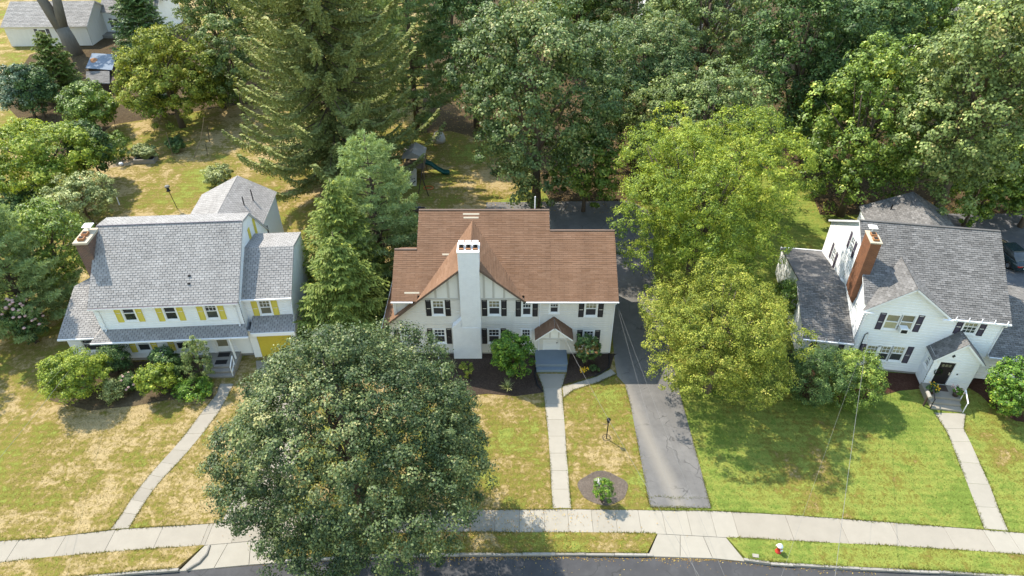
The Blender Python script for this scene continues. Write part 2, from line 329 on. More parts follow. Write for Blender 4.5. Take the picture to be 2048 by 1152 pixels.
# ------------------------------------------------------------------ object helpers
def link(o, parent=None):
    COL.objects.link(o)
    if parent is not None: o.parent = parent
    return o
def tag(o, label=None, cat=None, group=None, kind=None):
    if label: o['label'] = label
    if cat: o['category'] = cat
    if group: o['group'] = group
    if kind: o['kind'] = kind
    return o
def empty(name, loc, rz=0.0, label=None, cat=None, group=None):
    o = bpy.data.objects.new(name, None); o.location = loc; o.rotation_euler = (0, 0, rz); o.empty_display_size = .3
    link(o); return tag(o, label, cat, group)
def mesh_data(name, v, f, material, smooth=False):
    me = bpy.data.meshes.new(name)
    me.from_pydata([tuple(map(float, p)) for p in v], [], [tuple(q) for q in f])
    me.materials.append(M[material] if isinstance(material, str) else material)
    if smooth: me.polygons.foreach_set('use_smooth', [True] * len(me.polygons))
    me.update()
    return me
class MB:
    """collects boxes, prisms and tubes into one mesh"""
    def __init__(s): s.v = []; s.f = []
    def add(s, v, f):
        n = len(s.v); s.v += [tuple(map(float, p)) for p in v]; s.f += [tuple(i + n for i in q) for q in f]; return s
    def box(s, x0, x1, y0, y1, z0, z1):
        v = [(x0, y0, z0), (x1, y0, z0), (x1, y1, z0), (x0, y1, z0), (x0, y0, z1), (x1, y0, z1), (x1, y1, z1), (x0, y1, z1)]
        return s.add(v, [(0, 3, 2, 1), (4, 5, 6, 7), (0, 1, 5, 4), (1, 2, 6, 5), (2, 3, 7, 6), (3, 0, 4, 7)])
    def prism(s, poly, z0, z1):
        n = len(poly); v = [(p[0], p[1], z0) for p in poly] + [(p[0], p[1], z1) for p in poly]
        tri = tessellate_polygon([[Vector((p[0], p[1], 0)) for p in poly]])
        area = sum(poly[i][0] * poly[(i + 1) % n][1] - poly[(i + 1) % n][0] * poly[i][1] for i in range(n))
        f = []
        for t in tri:
            a, b, c = [poly[i] for i in t]
            up = (b[0] - a[0]) * (c[1] - a[1]) - (b[1] - a[1]) * (c[0] - a[0]) > 0
            t = tuple(t) if up else tuple(reversed(t))
            f.append(tuple(i + n for i in t)); f.append(tuple(reversed(t)))
        for i in range(n):
            j = (i + 1) % n
            f.append((i, j, j + n, i + n) if area > 0 else (j, i, i + n, j + n))
        return s.add(v, f)
    def slab3(s, pts, n, t):
        """polygon pts in space thickened by t along -n"""
        k = len(pts); n = np.array(n); v = [np.array(p) for p in pts] + [np.array(p) - n * t for p in pts]
        f = [tuple(range(k)), tuple(reversed(range(k, 2 * k)))] + [(i + k, (i + 1) % k + k, (i + 1) % k, i) for i in range(k)]
        return s.add(v, f)
    def tube(s, pts, r, seg=6, cap=True):
        pts = [Vector(p) for p in pts]; rs = r if isinstance(r, (list, tuple)) else [r] * len(pts)
        v = []; f = []; ref = None
        for i, p in enumerate(pts):
            d = (pts[min(i + 1, len(pts) - 1)] - pts[max(i - 1, 0)]).normalized()
            if ref is None: ref = d.cross(Vector((0, 0, 1)) if abs(d.z) < .9 else Vector((1, 0, 0))).normalized()
            a = (ref - d * ref.dot(d)).normalized(); ref = a; b = d.cross(a)
            for k in range(seg):
                t = 2 * math.pi * k / seg; v.append(p + (a * math.cos(t) + b * math.sin(t)) * rs[i])
        for i in range(len(pts) - 1):
            for k in range(seg):
                q = (k + 1) % seg; f.append((i * seg + k, i * seg + q, (i + 1) * seg + q, (i + 1) * seg + k))
        if cap: f += [tuple(reversed(range(seg))), tuple(range((len(pts) - 1) * seg, len(pts) * seg))]
        return s.add(v, f)
    def lathe(s, prof, seg=14, c=(0, 0, 0)):
        v = []; f = []
        for r, z in prof:
            for k in range(seg):
                t = 2 * math.pi * k / seg; v.append((c[0] + r * math.cos(t), c[1] + r * math.sin(t), c[2] + z))
        for i in range(len(prof) - 1):
            for k in range(seg):
                q = (k + 1) % seg; f.append((i * seg + k, i * seg + q, (i + 1) * seg + q, (i + 1) * seg + k))
        f += [tuple(reversed(range(seg))), tuple(range((len(prof) - 1) * seg, len(prof) * seg))]
        return s.add(v, f)
    def build(s, name, material, parent=None, smooth=False, matrix=None, bevel=0.0):
        o = bpy.data.objects.new(name, mesh_data(name, s.v, s.f, material, smooth)); link(o, parent)
        if matrix is not None: o.matrix_local = matrix
        if bevel:
            b = o.modifiers.new('bevel', 'BEVEL'); b.width = bevel; b.segments = 2; b.limit_method = 'ANGLE'
        return o

def clip(poly, a, b, c):
    """keep the side a*x+b*y<=c of a convex polygon"""
    out = []; n = len(poly)
    for i in range(n):
        p, q = poly[i], poly[(i + 1) % n]; dp, dq = a * p[0] + b * p[1] - c, a * q[0] + b * q[1] - c
        if dp <= 0: out.append(p)
        if (dp < 0 < dq) or (dq < 0 < dp):
            t = dp / (dp - dq); out.append((p[0] + t * (q[0] - p[0]), p[1] + t * (q[1] - p[1])))
    return out
def parea(p): return abs(sum(p[i][0] * p[(i + 1) % len(p)][1] - p[(i + 1) % len(p)][0] * p[i][1] for i in range(len(p)))) / 2 if len(p) > 2 else 0

class Frame:
    """a wall plane of a house: x along the wall, -y outward, z up"""
    def __init__(s, house, ox, oy, deg=0.0):
        s.h = house; s.m = Matrix.Translation((ox, oy, 0)) @ Matrix.Rotation(RAD(deg), 4, 'Z')
        s.w = Matrix.LocRotScale(house.location, house.rotation_euler, None) @ s.m
    def px(s, x, y, off=0.0):
        """where the photo's pixel (x, y) meets this wall: (along, height)"""
        o = s.w @ Vector((0, off, 0)); n = s.w.to_3x3() @ Vector((0, 1, 0)); d = Vector(ray(x, y)); e = Vector(_eye)
        p = e + d * ((o - e).dot(n) / d.dot(n)); q = s.w.inverted() @ p
        return q.x, q.z
def siding(fr, polys, holes, material, name='wall', board=0.2, lip=0.03):
    """lapped boards, each with its own tilt and bottom lip, cut round the openings"""
    V = []; F = []
    for poly in polys:
        z0 = min(p[1] for p in poly); z1 = max(p[1] for p in poly); n0 = math.floor(z0 / board); n1 = math.ceil(z1 / board)
        lv = sorted(set([k * board for k in range(n0, n1 + 1)] + [(k + .78) * board for k in range(n0, n1 + 1)] + [h[2] for h in holes] + [h[3] for h in holes]))
        for a, b in zip(lv[:-1], lv[1:]):
            if b - a < 1e-4: continue
            band = clip(clip(poly, 0, -1, -a), 0, 1, b)
            if parea(band) < 1e-5: continue
            xs = sorted([(h[0], h[1]) for h in holes if h[2] < b - 1e-5 and h[3] > a + 1e-5])
            pieces = [band]
            for hx0, hx1 in xs:
                nxt = []
                for pc in pieces:
                    l, r = clip(pc, 1, 0, hx0), clip(pc, -1, 0, -hx1)
                    nxt += [q for q in (l, r) if parea(q) > 1e-5]
                pieces = nxt
            k = math.floor((a + b) / 2 / board)
            for pc in pieces:
                n = len(V); off = lambda z: -lip * min(1, max(0, (1 - (z - k * board) / board) / .22))
                if sum(pc[i][0] * pc[(i + 1) % len(pc)][1] - pc[(i + 1) % len(pc)][0] * pc[i][1] for i in range(len(pc))) < 0: pc = pc[::-1]
                V += [(p[0], off(p[1]), p[1]) for p in pc]; F.append(tuple(range(n, n + len(pc))))
                lo = [p for p in pc if abs(p[1] - k * board) < 1e-5]
                if len(lo) >= 2:
                    xa, xb = min(p[0] for p in lo), max(p[0] for p in lo); m = len(V)
                    V += [(xa, -lip, k * board), (xb, -lip, k * board), (xb, .004, k * board), (xa, .004, k * board)]; F.append((m, m + 3, m + 2, m + 1))
    o = bpy.data.objects.new(name, mesh_data(name, V, F, material)); link(o, fr.h); o.matrix_local = fr.m
    return o
def roof(house, pts, material, deckmat='deck', name='roof', expo=0.14, tabw=0.3, thick=0.022, deck=0.13, seed=0, gap=0.006):
    """deck board plus every shingle tab as geometry; pts[0]->pts[1] is the eave, counter-clockwise from above"""
    rng = random.Random(seed * 77 + len(pts)); P = [np.array(p, float) for p in pts]
    a = P[1] - P[0]; a = a / np.linalg.norm(a); n = np.cross(a, P[-1] - P[0]); n = n / np.linalg.norm(n)
    if n[2] < 0: n = -n
    b = np.cross(n, a); b = b if np.dot(b, P[-1] - P[0]) > 0 else -b
    uv = [(float(np.dot(p - P[0], a)), float(np.dot(p - P[0], b))) for p in P]
    P = [P[0] + a * q[0] + b * q[1] for q in uv]           # into one plane
    V = []; F = []; T = []
    u0, u1 = min(p[0] for p in uv), max(p[0] for p in uv); v0, v1 = min(p[1] for p in uv), max(p[1] for p in uv)
    k = 0; vv = v0 - .02
    def W(p, h): return P[0] + a * p[0] + b * p[1] + n * h
    while vv < v1:
        band = clip(clip(uv, 0, -1, -max(vv, v0)), 0, 1, vv + expo)
        if parea(band) > 1e-5:
            ba, bb = min(p[0] for p in band), max(p[0] for p in band)
            x = math.floor(ba / tabw) * tabw + (tabw * .5 if k % 2 else 0) - tabw + rng.uniform(-.03, .03)
            while x < bb:
                tab = clip(clip(band, -1, 0, -x - gap / 2), 1, 0, x + tabw - gap / 2)
                if parea(tab) > 2e-4:
                    t = thick * rng.uniform(.75, 1.3); s0 = len(V)
                    hh = [t * (1 - .8 * (p[1] - vv) / expo) for p in tab]
                    V += [W(p, h) for p, h in zip(tab, hh)]; F.append(tuple(range(s0, s0 + len(tab)))); tv = min(1, max(0, rng.gauss(.5, .22))); T.append(tv)
                    lo = min(p[1] for p in tab); le = sorted([p for p in tab if p[1] - lo < 1e-4])
                    if len(le) >= 2:
                        m = len(V); V += [W(le[0], t), W(le[-1], t), W(le[-1], -.004), W(le[0], -.004)]; F.append((m, m + 3, m + 2, m + 1)); T.append(tv)
                x += tabw
        vv += expo; k += 1
    d = MB(); pp = [p - n * .003 for p in P]
    if np.dot(np.cross(pp[1] - pp[0], pp[2] - pp[1]), n) < 0: pp = pp[::-1]
    d.slab3(pp, n, deck); r = d.build(name, deckmat, house)
    ub = len(V); V += [p - n * .0015 for p in P]; F.append(tuple(range(ub, ub + len(P))) if np.dot(np.cross(P[1] - P[0], P[2] - P[1]), n) > 0 else tuple(reversed(range(ub, ub + len(P))))); T.append(.5)
    me = mesh_data('shingles', V, F, material); me.materials.append(M['underlay']); me.polygons[len(F) - 1].material_index = 1; me.attributes.new('tint', 'FLOAT', 'FACE').data.foreach_set('value', T)
    o = bpy.data.objects.new('shingles', me); link(o, r); tag(o, kind='stuff')
    return r
_cache = {}
def copy_tree(o, parent, matrix=None):
    c = o.copy(); link(c, parent)
    if matrix is not None: c.matrix_local = matrix
    for ch in o.children: copy_tree(ch, c)
    return c
def window(fr, x0, x1, z0, z1, style='six', casing=0.11, trim='white', up='glass', low='screen', name='window'):
    """sash window let into the wall: casing > upper and lower pane, muntins, sill"""
    w, h = round(x1 - x0, 2), round(z1 - z0, 2); key = (w, h, style, trim, up, low); mt = fr.m @ Matrix.Translation((x0, 0, z0))
    if key in _cache: return copy_tree(_cache[key], fr.h, mt)
    c = casing; b = MB()
    b.box(0, c, -.045, .10, 0, h).box(w - c, w, -.045, .10, 0, h).box(c, w - c, -.045, .10, h - c, h).box(c, w - c, -.045, .10, 0, c * .7)
    o = b.build(name, trim, fr.h, matrix=mt); hm = h * .5 if style != 'door' else h
    zb = c * .7
    if style in ('six', 'six_six', 'plain'):
        MB().box(c, w - c, .05, .07, hm, h - c).build('pane', up, o)
        MB().box(c, w - c, .02, .04, zb, hm - .03).build('pane', low, o)
        s = MB().box(c, w - c, -.005, .045, hm - .03, hm + .02)
        s.box(c, c + .035, .0, .05, zb, h - c).box(w - c - .035, w - c, .0, .05, zb, h - c).box(c + .035, w - c - .035, .0, .045, h - c - .035, h - c).box(c + .035, w - c - .035, -.01, .019, zb, zb + .05)
        if style != 'plain':
            for k in (1, 2):
                x = c + (w - 2 * c) * k / 3; s.box(x - .014, x + .014, .022, .049, hm + .02, h - c - .035)
            zz = (hm + h - c) / 2; s.box(c + .035, w - c - .035, .024, .048, zz - .014, zz + .014)
        if style == 'six_six':
            for k in (1, 2):
                x = c + (w - 2 * c) * k / 3; s.box(x - .014, x + .014, .0, .019, zb + .05, hm - .03)
            zz = (zb + hm) / 2; s.box(c + .035, w - c - .035, .002, .018, zz - .014, zz + .014)
        s.build('sash', trim, o)
    MB().box(-.03, w + .03, -.085, .0, -.05, -.002).build('sill', trim, o)
    _cache[key] = o
    return o
def shutter(fr, x0, x1, z0, z1, material):
    w, h = round(x1 - x0, 2), round(z1 - z0, 2); key = ('sh', w, h, material); mt = fr.m @ Matrix.Translation((x0, 0, z0))
    if key in _cache:
        o = _cache[key].copy(); link(o, fr.h); o.matrix_local = mt; return o
    b = MB(); s = .05
    b.box(0, s, -.062, -.02, 0, h).box(w - s, w, -.062, -.02, 0, h).box(s, w - s, -.062, -.02, 0, s).box(s, w - s, -.062, -.02, h - s, h).box(s, w - s, -.062, -.02, h * .5 - s / 2, h * .5 + s / 2)
    z = s
    while z < h - s - .06:
        if abs(z + .03 - h * .5) > .06:
            b.add([(s, -.054, z), (w - s, -.054, z), (w - s, -.025, z + .055), (s, -.025, z + .055)], [(0, 1, 2, 3)])
        z += .06
    b.box(s, w - s, -.024, -.02, s, h - s)
    o = b.build('shutter', material, fr.h, matrix=mt); _cache[key] = o
    return o
def pxwin(fr, x0, y0, x1, y1, wall_holes, sh=None, shw=0.38, shr=True, shl=True, size=None, **kw):
    """window whose photo rectangle is given by its middle; sizes snapped so alike windows share a mesh"""
    cx, cz = fr.px((x0 + x1) / 2, (y0 + y1) / 2); xa, _ = fr.px(x0, (y0 + y1) / 2); xb, _ = fr.px(x1, (y0 + y1) / 2); _, zt = fr.px((x0 + x1) / 2, y0); _, zl = fr.px((x0 + x1) / 2, y1)
    w, h = size or (abs(xb - xa), zt - zl)
    X0, X1, Z0, Z1 = cx - w / 2, cx + w / 2, cz - h / 2, cz + h / 2
    wall_holes.append((X0 + .03, X1 - .03, Z0 + .03, Z1 - .03))
    def later():
        window(fr, X0, X1, Z0, Z1, **kw)
        if sh:
            if shl: shutter(fr, X0 - shw - .01, X0 - .01, Z0 - .03, Z1 + .02, sh)
            if shr: shutter(fr, X1 + .01, X1 + shw + .01, Z0 - .03, Z1 + .02, sh)
    return later

# ================================================================== ground, street, paths
def G2(lst, z=0.0): return [tuple(g(x, y, z)[:2]) for x, y in lst]
def structure(o): return tag(o, kind='structure')
def sheet(name, poly, z, material, t=0.03, parent=None):
    o = MB().prism(poly, z - t, z).build(name, material, parent)
    return structure(o) if parent is None else o
structure(MB().box(-400, 400, -100, 600, -.6, -.2).build('ground', 'soil'))
back = G2([(0, 1082), (100, 1075), (217, 1060), (285, 1055), (422, 1047), (560, 1032), (720, 1022), (880, 1019), (1024, 1019), (1143, 1018), (1300, 1020), (1421, 1021), (1536, 1027), (1640, 1034), (1748, 1042), (1966, 1059), (2048, 1066)])
front = G2([(0, 1126), (100, 1114), (272, 1100), (417, 1090), (560, 1077), (720, 1068), (880, 1065), (1024, 1065), (1180, 1065), (1305, 1067), (1434, 1074), (1536, 1079), (1640, 1085), (1748, 1090), (1961, 1103), (2048, 1110)])
kerb = G2([(-60, 1180), (225, 1151), (372, 1140), (520, 1126), (720, 1114), (880, 1111), (1060, 1110), (1180, 1110), (1292, 1111), (1452, 1116), (1536, 1128), (1711, 1139), (1886, 1146), (2100, 1160)])
def ext(pl, far=90):
    a, b = np.array(pl[0]), np.array(pl[1]); c, d = np.array(pl[-2]), np.array(pl[-1])
    return [tuple(a + (a - b) / np.linalg.norm(a - b) * far)] + pl + [tuple(d + (d - c) / np.linalg.norm(d - c) * far)]
back, front, kerb = ext(back), ext(front), ext(kerb)
def at_x(pl, x):
    for p, q in zip(pl[:-1], pl[1:]):
        if p[0] <= x <= q[0]: return (x, p[1] + (q[1] - p[1]) * (x - p[0]) / (q[0] - p[0]))
    return pl[0] if x < pl[0][0] else pl[-1]
def between(pl, x0, x1): return [at_x(pl, x0)] + [p for p in pl if x0 < p[0] < x1] + [at_x(pl, x1)]
LAWN_Z = 0.028
sheet('lawn', back + [(320, 500), (-320, 500)], LAWN_Z, 'lawn', .22)
AP_L, AP_R = (-17.5, -13.6), (8.35, 12.25)             # driveway mouths
verges = [(-100, -18.42, -100, -17.42), (-12.68, 7.58, -13.58, 8.33), (13.02, 100, 12.27, 100)]   # kerb side, sidewalk side
kpts = lambda x0, x1, d: [(p[0], p[1] + d) for p in between(kerb, x0, x1)]
VERGE_POLY = []
for k0, k1, x0, x1 in verges:
    f = between(front, x0, x1); kk = kpts(k0, k1, .16)
    VERGE_POLY.append(kk + f[::-1]); sheet('grass_verge', kk + f[::-1], LAWN_Z, 'lawn', .22)
sheet('road', [(-100, 6)] + [(100, 6)] + [(p[0], p[1] - .0) for p in between(kerb, -99, 99)][::-1], -.135, 'road', .06)
# kerb stones, one by one
kr = structure(MB().prism(kpts(-99, 99, -.0) + kpts(-99, 99, .15)[::-1], -.3, -.12).build('kerb', 'kerb'))
def kerb_run(x0, x1, rng):
    x = x0
    while x < x1 - .3:
        L = min(rng.uniform(1.2, 1.9), x1 - x); p, q = at_x(kerb, x + .008), at_x(kerb, x + L - .008); dz = rng.uniform(-.018, .012); dy = rng.uniform(-.02, .02)
        MB().prism([(p[0], p[1] + dy), (q[0], q[1] + dy), (q[0], q[1] + .15 + dy), (p[0], p[1] + .15 + dy)], -.125, .018 + dz).build('kerb_stone', 'kerb', kr, bevel=.02)
        x += L
rk = random.Random(3)
kerb_run(-34, -18.3, rk); kerb_run(-12.6, 7.9, rk); kerb_run(12.9, 36, rk)
# sidewalk slabs
sw = structure(MB().prism(between(front, -95, 95) + between(back, -95, 95)[::-1], -.2, -.03).build('sidewalk', 'soil'))
def slab_run(x0, x1, step, rng, material='concrete', taper=0.0):
    x = x0
    while x < x1 - .05:
        e = min(x + step * rng.uniform(.97, 1.03), x1); gpx = .007; dz = rng.uniform(-.006, .006)
        a, b, c, d = at_x(front, x + gpx), at_x(front, e - gpx), at_x(back, e - gpx), at_x(back, x + gpx)
        MB().prism([(a[0], a[1] + .01), (b[0], b[1] + .01), (c[0], c[1] - .012), (d[0], d[1] - .012)], -.06, dz).build('slab', material, sw, bevel=.008)
        x = e
rs = random.Random(5)
slab_run(-36, -17.4, 2.6, rs); slab_run(-17.4, -1.0, 1.5, rs); slab_run(-1.0, 13.0, 1.42, rs, 'walk'); slab_run(13.0, 27.2, 3.0, rs); slab_run(27.2, 30, 1.4, rs, 'walk'); slab_run(30, 44, 2.8, rs)
# driveway aprons
def apron(x0, x1, spread, cuts):
    o = structure(MB().prism([at_x(kerb, x0 - spread), at_x(kerb, x1 + spread), at_x(front, x1), at_x(front, x0)], -.3, -.13).build('driveway_apron', 'soil'))
    for k in range(cuts):
        def s(t): return at_x(kerb, x0 - spread + (x1 - x0 + 2 * spread) * t), at_x(front, x0 + (x1 - x0) * t)
        (a, d), (b, c) = s(k / cuts + .003), s((k + 1) / cuts - .003)
        m = MB(); m.add([(a[0], a[1] + .02, -.2), (b[0], b[1] + .02, -.2), (c[0], c[1] - .015, -.2), (d[0], d[1] - .015, -.2), (a[0], a[1] + .02, -.085), (b[0], b[1] + .02, -.085), (c[0], c[1] - .015, -.002), (d[0], d[1] - .015, -.002)],
              [(0, 3, 2, 1), (4, 5, 6, 7), (0, 1, 5, 4), (1, 2, 6, 5), (2, 3, 7, 6), (3, 0, 4, 7)]).build('slab', 'walk', o)
apron(AP_R[0], AP_R[1], .75, 3); apron(AP_L[0] + .1, AP_L[1], .9, 3)
# curved kerb return at the left apron
MB().tube([(*G2([(419, 1091)])[0], .0), (*G2([(413, 1108)])[0], .0), (*G2([(398, 1124)])[0], -.01), (*G2([(372, 1139)])[0], -.04)], .085, 8).build('kerb_stone', 'kerb', kr)
# asphalt driveway beside the middle house, running back to a small court
drv = G2([(1301, 1015), (1422, 1017), (1400, 935), (1380, 862), (1362, 796), (1348, 740)]) + [(12.1, 44), (12.6, 50), (14, 58), (12, 60.5), (-2.6, 60.2), (-2.8, 55.4), (8.2, 54.6), (8.05, 44)] + G2([(1229, 720), (1234, 752), (1250, 770), (1261, 810), (1271, 864), (1294, 985)])
sheet('driveway', drv, LAWN_Z + .014, 'drive', .05)
drv_l = [at_x(back, -13.7), at_x(back, -16.9), (-16.7, 27), (-16.8, 30), (-17.5, 33), (-19.0, 37.0), (-16.2, 37.1), (-14.6, 33), (-13.8, 29.5), (-13.6, 26)]
sheet('garage_driveway', drv_l[::-1], LAWN_Z + .012, 'concrete', .05)
crt = [(40.5, 38), (48, 37), (53, 50), (52, 58), (43, 58), (41.5, 55)]
sheet('rear_driveway', crt, LAWN_Z + .012, 'court', .05)
# front walk of the middle house, slab by slab
def path(name, left, right, material='walk'):
    """slabs between paired left/right edge points"""
    o = structure(MB().prism(left + right[::-1], -.1, LAWN_Z - .012).build(name, 'soil'))
    for k in range(len(left) - 1):
        a, b, c, d = [np.array(p) for p in (left[k], right[k], right[k + 1], left[k + 1])]; m = (a + b + c + d) / 4; s = lambda p: tuple(p + (m - p) / np.linalg.norm(m - p) * .007)
        MB().prism([s(a), s(b), s(c), s(d)], -.05, LAWN_Z + .012 + random.uniform(-.004, .004)).build('slab', material, o, bevel=.008)
    return left + right[::-1]
PATHS = [drv, drv_l, crt]
ys = [748, 776, 808, 840, 873, 907, 942, 979, 1017]
lx = [1075, 1086, 1090, 1093, 1097, 1099, 1101, 1103, 1105.5]; rx_ = [1131.5, 1123.5, 1126, 1128.5, 1131, 1133, 1136, 1139, 1142.5]
PATHS.append(path('front_walk', G2(list(zip(lx, ys))), G2(list(zip(rx_, ys)))))
PATHS.append(path('curved_side_walk', G2([(1125, 773), (1146, 767), (1166, 761), (1194, 753), (1221, 738)]), G2([(1127, 796), (1146, 781), (1169, 773), (1194, 767), (1233, 749)])))
# walk of the left house
lw = [(440, 768), (432, 790), (400, 830), (372, 868), (345, 900), (322, 925), (300, 950), (280, 975), (262, 1000), (246, 1026), (222, 1059)]
rw = [(468, 768), (456, 792), (437, 826), (405, 868), (377, 902), (352, 930), (327, 956), (306, 981), (290, 1005), (274, 1030), (258, 1057)]
PATHS.append(path('garden_walk', G2(lw), G2(rw), 'concrete'))
lw = [(1868, 826), (1890, 858), (1902, 884), (1917, 924), (1934, 967), (1952, 1014), (1968, 1058)]
rw = [(1931, 828), (1927, 858), (1940, 884), (1960, 928), (1979, 970), (1996, 1016), (2016, 1062)]
PATHS.append(path('entrance_walk', G2(lw), G2(rw)))
# planting beds
def bed(name, poly, material, z=.016):
    PATHS.append(poly); return sheet(name, poly, LAWN_Z + z, material, .05)
bed('mulch_bed', [(-9.0, 37.75), (-8.2, 36.2)] + G2([(800, 735), (848, 763), (892, 781), (937, 792), (975, 788), (1030, 793), (1084, 786), (1086, 775), (1073, 747)]) + [(1.85, 37.75)], 'mulch')
bed('mulch_bed', [(4.35, 37.75)] + G2([(1133, 748), (1124, 773), (1166, 760), (1194, 752), (1220, 738), (1228, 712)]) + [(7.9, 37.75)], 'mulch')
cc = g(1206, 976)
bed('mulch_ring', [(cc[0] + 1.52 * math.cos(t) * (1 + .05 * math.sin(5 * t)), cc[1] + 1.2 * math.sin(t) * (1 + .06 * math.cos(4 * t))) for t in np.linspace(0, 2 * math.pi, 36, endpoint=False)], 'greymulch')
bed('mulch_bed', G2([(1575, 700), (1768, 745), (1832, 749), (1846, 778), (1800, 782), (1762, 792), (1700, 806), (1620, 802), (1575, 775)]), 'redmulch')
bed('mulch_bed', G2([(1935, 775), (1950, 752), (2040, 752), (2090, 800), (2080, 850), (2030, 842), (1985, 815), (1960, 790)]), 'redmulch')
bed('planting_bed', G2([(110, 715), (265, 725), (415, 716), (425, 770), (428, 798), (340, 800), (270, 812), (180, 822), (95, 800)]), 'soil')
sheet('sandy_path', G2([(205, 324), (240, 316), (272, 312), (285, 322), (262, 331), (215, 337)]), LAWN_Z + .012, 'sand', .03)
wf = G2([(842, 268), (900, 262), (1040, 300), (1110, 420), (1215, 440), (1290, 400), (1600, 330), (1640, 430), (1730, 430), (1900, 440), (2100, 420)]) + [(140, 90), (140, 190), (-20, 190)]
sheet('woodland_floor', wf, LAWN_Z + .006, 'litter', .03)
wf2 = G2([(225, 250), (440, 215), (520, 205), (560, 100), (300, 40), (60, 110), (0, 200), (130, 330)])
sheet('woodland_floor', wf2[::-1], LAWN_Z + .006, 'litter', .03)

# ================================================================== middle house
Y0 = 37.72
mh = empty('grey_house', (0, Y0, 0), 0, 'warm grey clapboard house with brown roof and white chimney between the two white houses', 'house')
XL, XR, EZ = -8.35, 7.3, 5.36
SL = 0.62                                              # main roof slope
ff = Frame(mh, 0, 0, 0)
holes = []; todo = []
W6 = (0.98, 1.42)
for (x0, y0, x1, y1, kw) in [
        (862, 600, 891, 630, dict(sh=1, up='glass_warm')), (974, 600, 1003, 630, dict(sh=1, up='glass_warm')), (1042, 601, 1065, 631, dict(sh=1, size=(.80, 1.42))),
        (1097, 602, 1120, 626, dict(size=(.78, 1.14))), (1167, 602, 1197, 632.5, dict(sh=1, up='glass_warm')),
        (799, 657, 827, 686, dict(sh=1)), (865, 657, 894, 686, dict(sh=1)), (974, 657, 1002, 686, dict(sh=1)), (1042, 657, 1062, 686, dict(size=(.80, 1.42))), (1164, 660, 1189, 689, dict(sh=1, size=(.9, 1.42)))]:
    if kw.get('sh'): kw['sh'] = 'black_paint'
    kw.setdefault('size', W6); todo.append(pxwin(ff, x0, y0, x1, y1, holes, **kw))
dx0, dz1 = ff.px(1088.5, 679); dx1, dz0 = ff.px(1116.5, 703.5); dxc = (dx0 + dx1) / 2
DX = (dxc - .5, dxc + .5); holes.append((DX[0] - .1, DX[1] + .1, .25, 2.52))
PKX, PKZ, GS = -2.88, 8.66, 0.88                       # front gable: peak and slope
cx_l = -8.92                                           # outer wall of the low side aisle
GR = PKX + (PKZ - EZ) / GS
siding(ff, [[(XL, .22), (XR, .22), (XR, EZ), (XL, EZ)], [(cx_l, .22), (XL, .22), (XL, PKZ - GS * (PKX - XL) - .12), (cx_l, PKZ - GS * (PKX - cx_l) - .12)]], holes, 'siding_main')
for f in todo: f()
# gable field with applied boards
gb = .5
MB().add([(PKX - (PKZ - EZ) / GS, -.012, EZ), (GR, -.012, EZ), (PKX, -.012, PKZ)], [(0, 1, 2)]).build('gable_panel', 'stucco', mh)
MB().box(PKX - (PKZ - EZ) / GS, GR + .1, -.05, .0, EZ - .16, EZ + .03).build('belt_board', 'trim_grey', mh)
for xx in (-5.35, -4.45, -3.72, -1.95, -1.3, -.55):
    MB().box(xx - .07, xx + .07, -.04, -.013, EZ + .03, PKZ - GS * abs(xx - PKX) - .05).build('timber_board', 'trim_grey', mh)
MB().box(PKX - 4.6, PKX + 2.9, -.035, .0, 2.86, 2.98).build('belt_board', 'siding_main', mh)
for xx in (XR - .06, XL - .02, -.02):
    MB().box(xx - .06, xx + .06, -.04, .0, .2, EZ - .17).build('corner_board', 'siding_main', mh)
# foundation and other walls
MB().box(cx_l + .03, XR - .03, .02, 9.8, -.2, .24).build('foundation', 'foundation', mh)
re_, rz = 8.5, 0
fe = Frame(mh, XR, 0, 90); D_R, D_M, D_L = 8.55, 11.4, 6.0   # depths of right, middle and left roof parts
zr = lambda d: EZ + SL * (d / 2 + .4)
eh = []; et = [pxwin(fe, 1240, 640, 1250, 665, eh, size=W6)] if False else []
siding(fe, [[(0, .22), (D_R, .22), (D_R, EZ), (D_R / 2, zr(D_R) - .15), (0, EZ)]], eh, 'siding_main')
fw_ = Frame(mh, XL, D_L, -90)
siding(fw_, [[(0, .22), (D_L, .22), (D_L, EZ), (D_L / 2, zr(D_L) - .15), (0, EZ)]], [], 'siding_main')
MX0, MX1 = -6.85, 2.75                                  # middle part
siding(Frame(mh, MX0, D_M, -90), [[(0, .22), (D_M, .22), (D_M, EZ), (D_M / 2, zr(D_M) - .15), (0, EZ)]], [], 'siding_main')
siding(Frame(mh, MX1, 0, 90), [[(0, .22), (D_M, .22), (D_M, EZ), (D_M / 2, zr(D_M) - .15), (0, EZ)]], [], 'siding_main')
for a, b, d in ((XL, MX0, D_L), (MX0, MX1, D_M), (MX1, XR, D_R)):
    siding(Frame(mh, b, d, 180), [[(0, .22), (b - a, .22), (b - a, EZ), (0, EZ)]], [], 'siding_main')
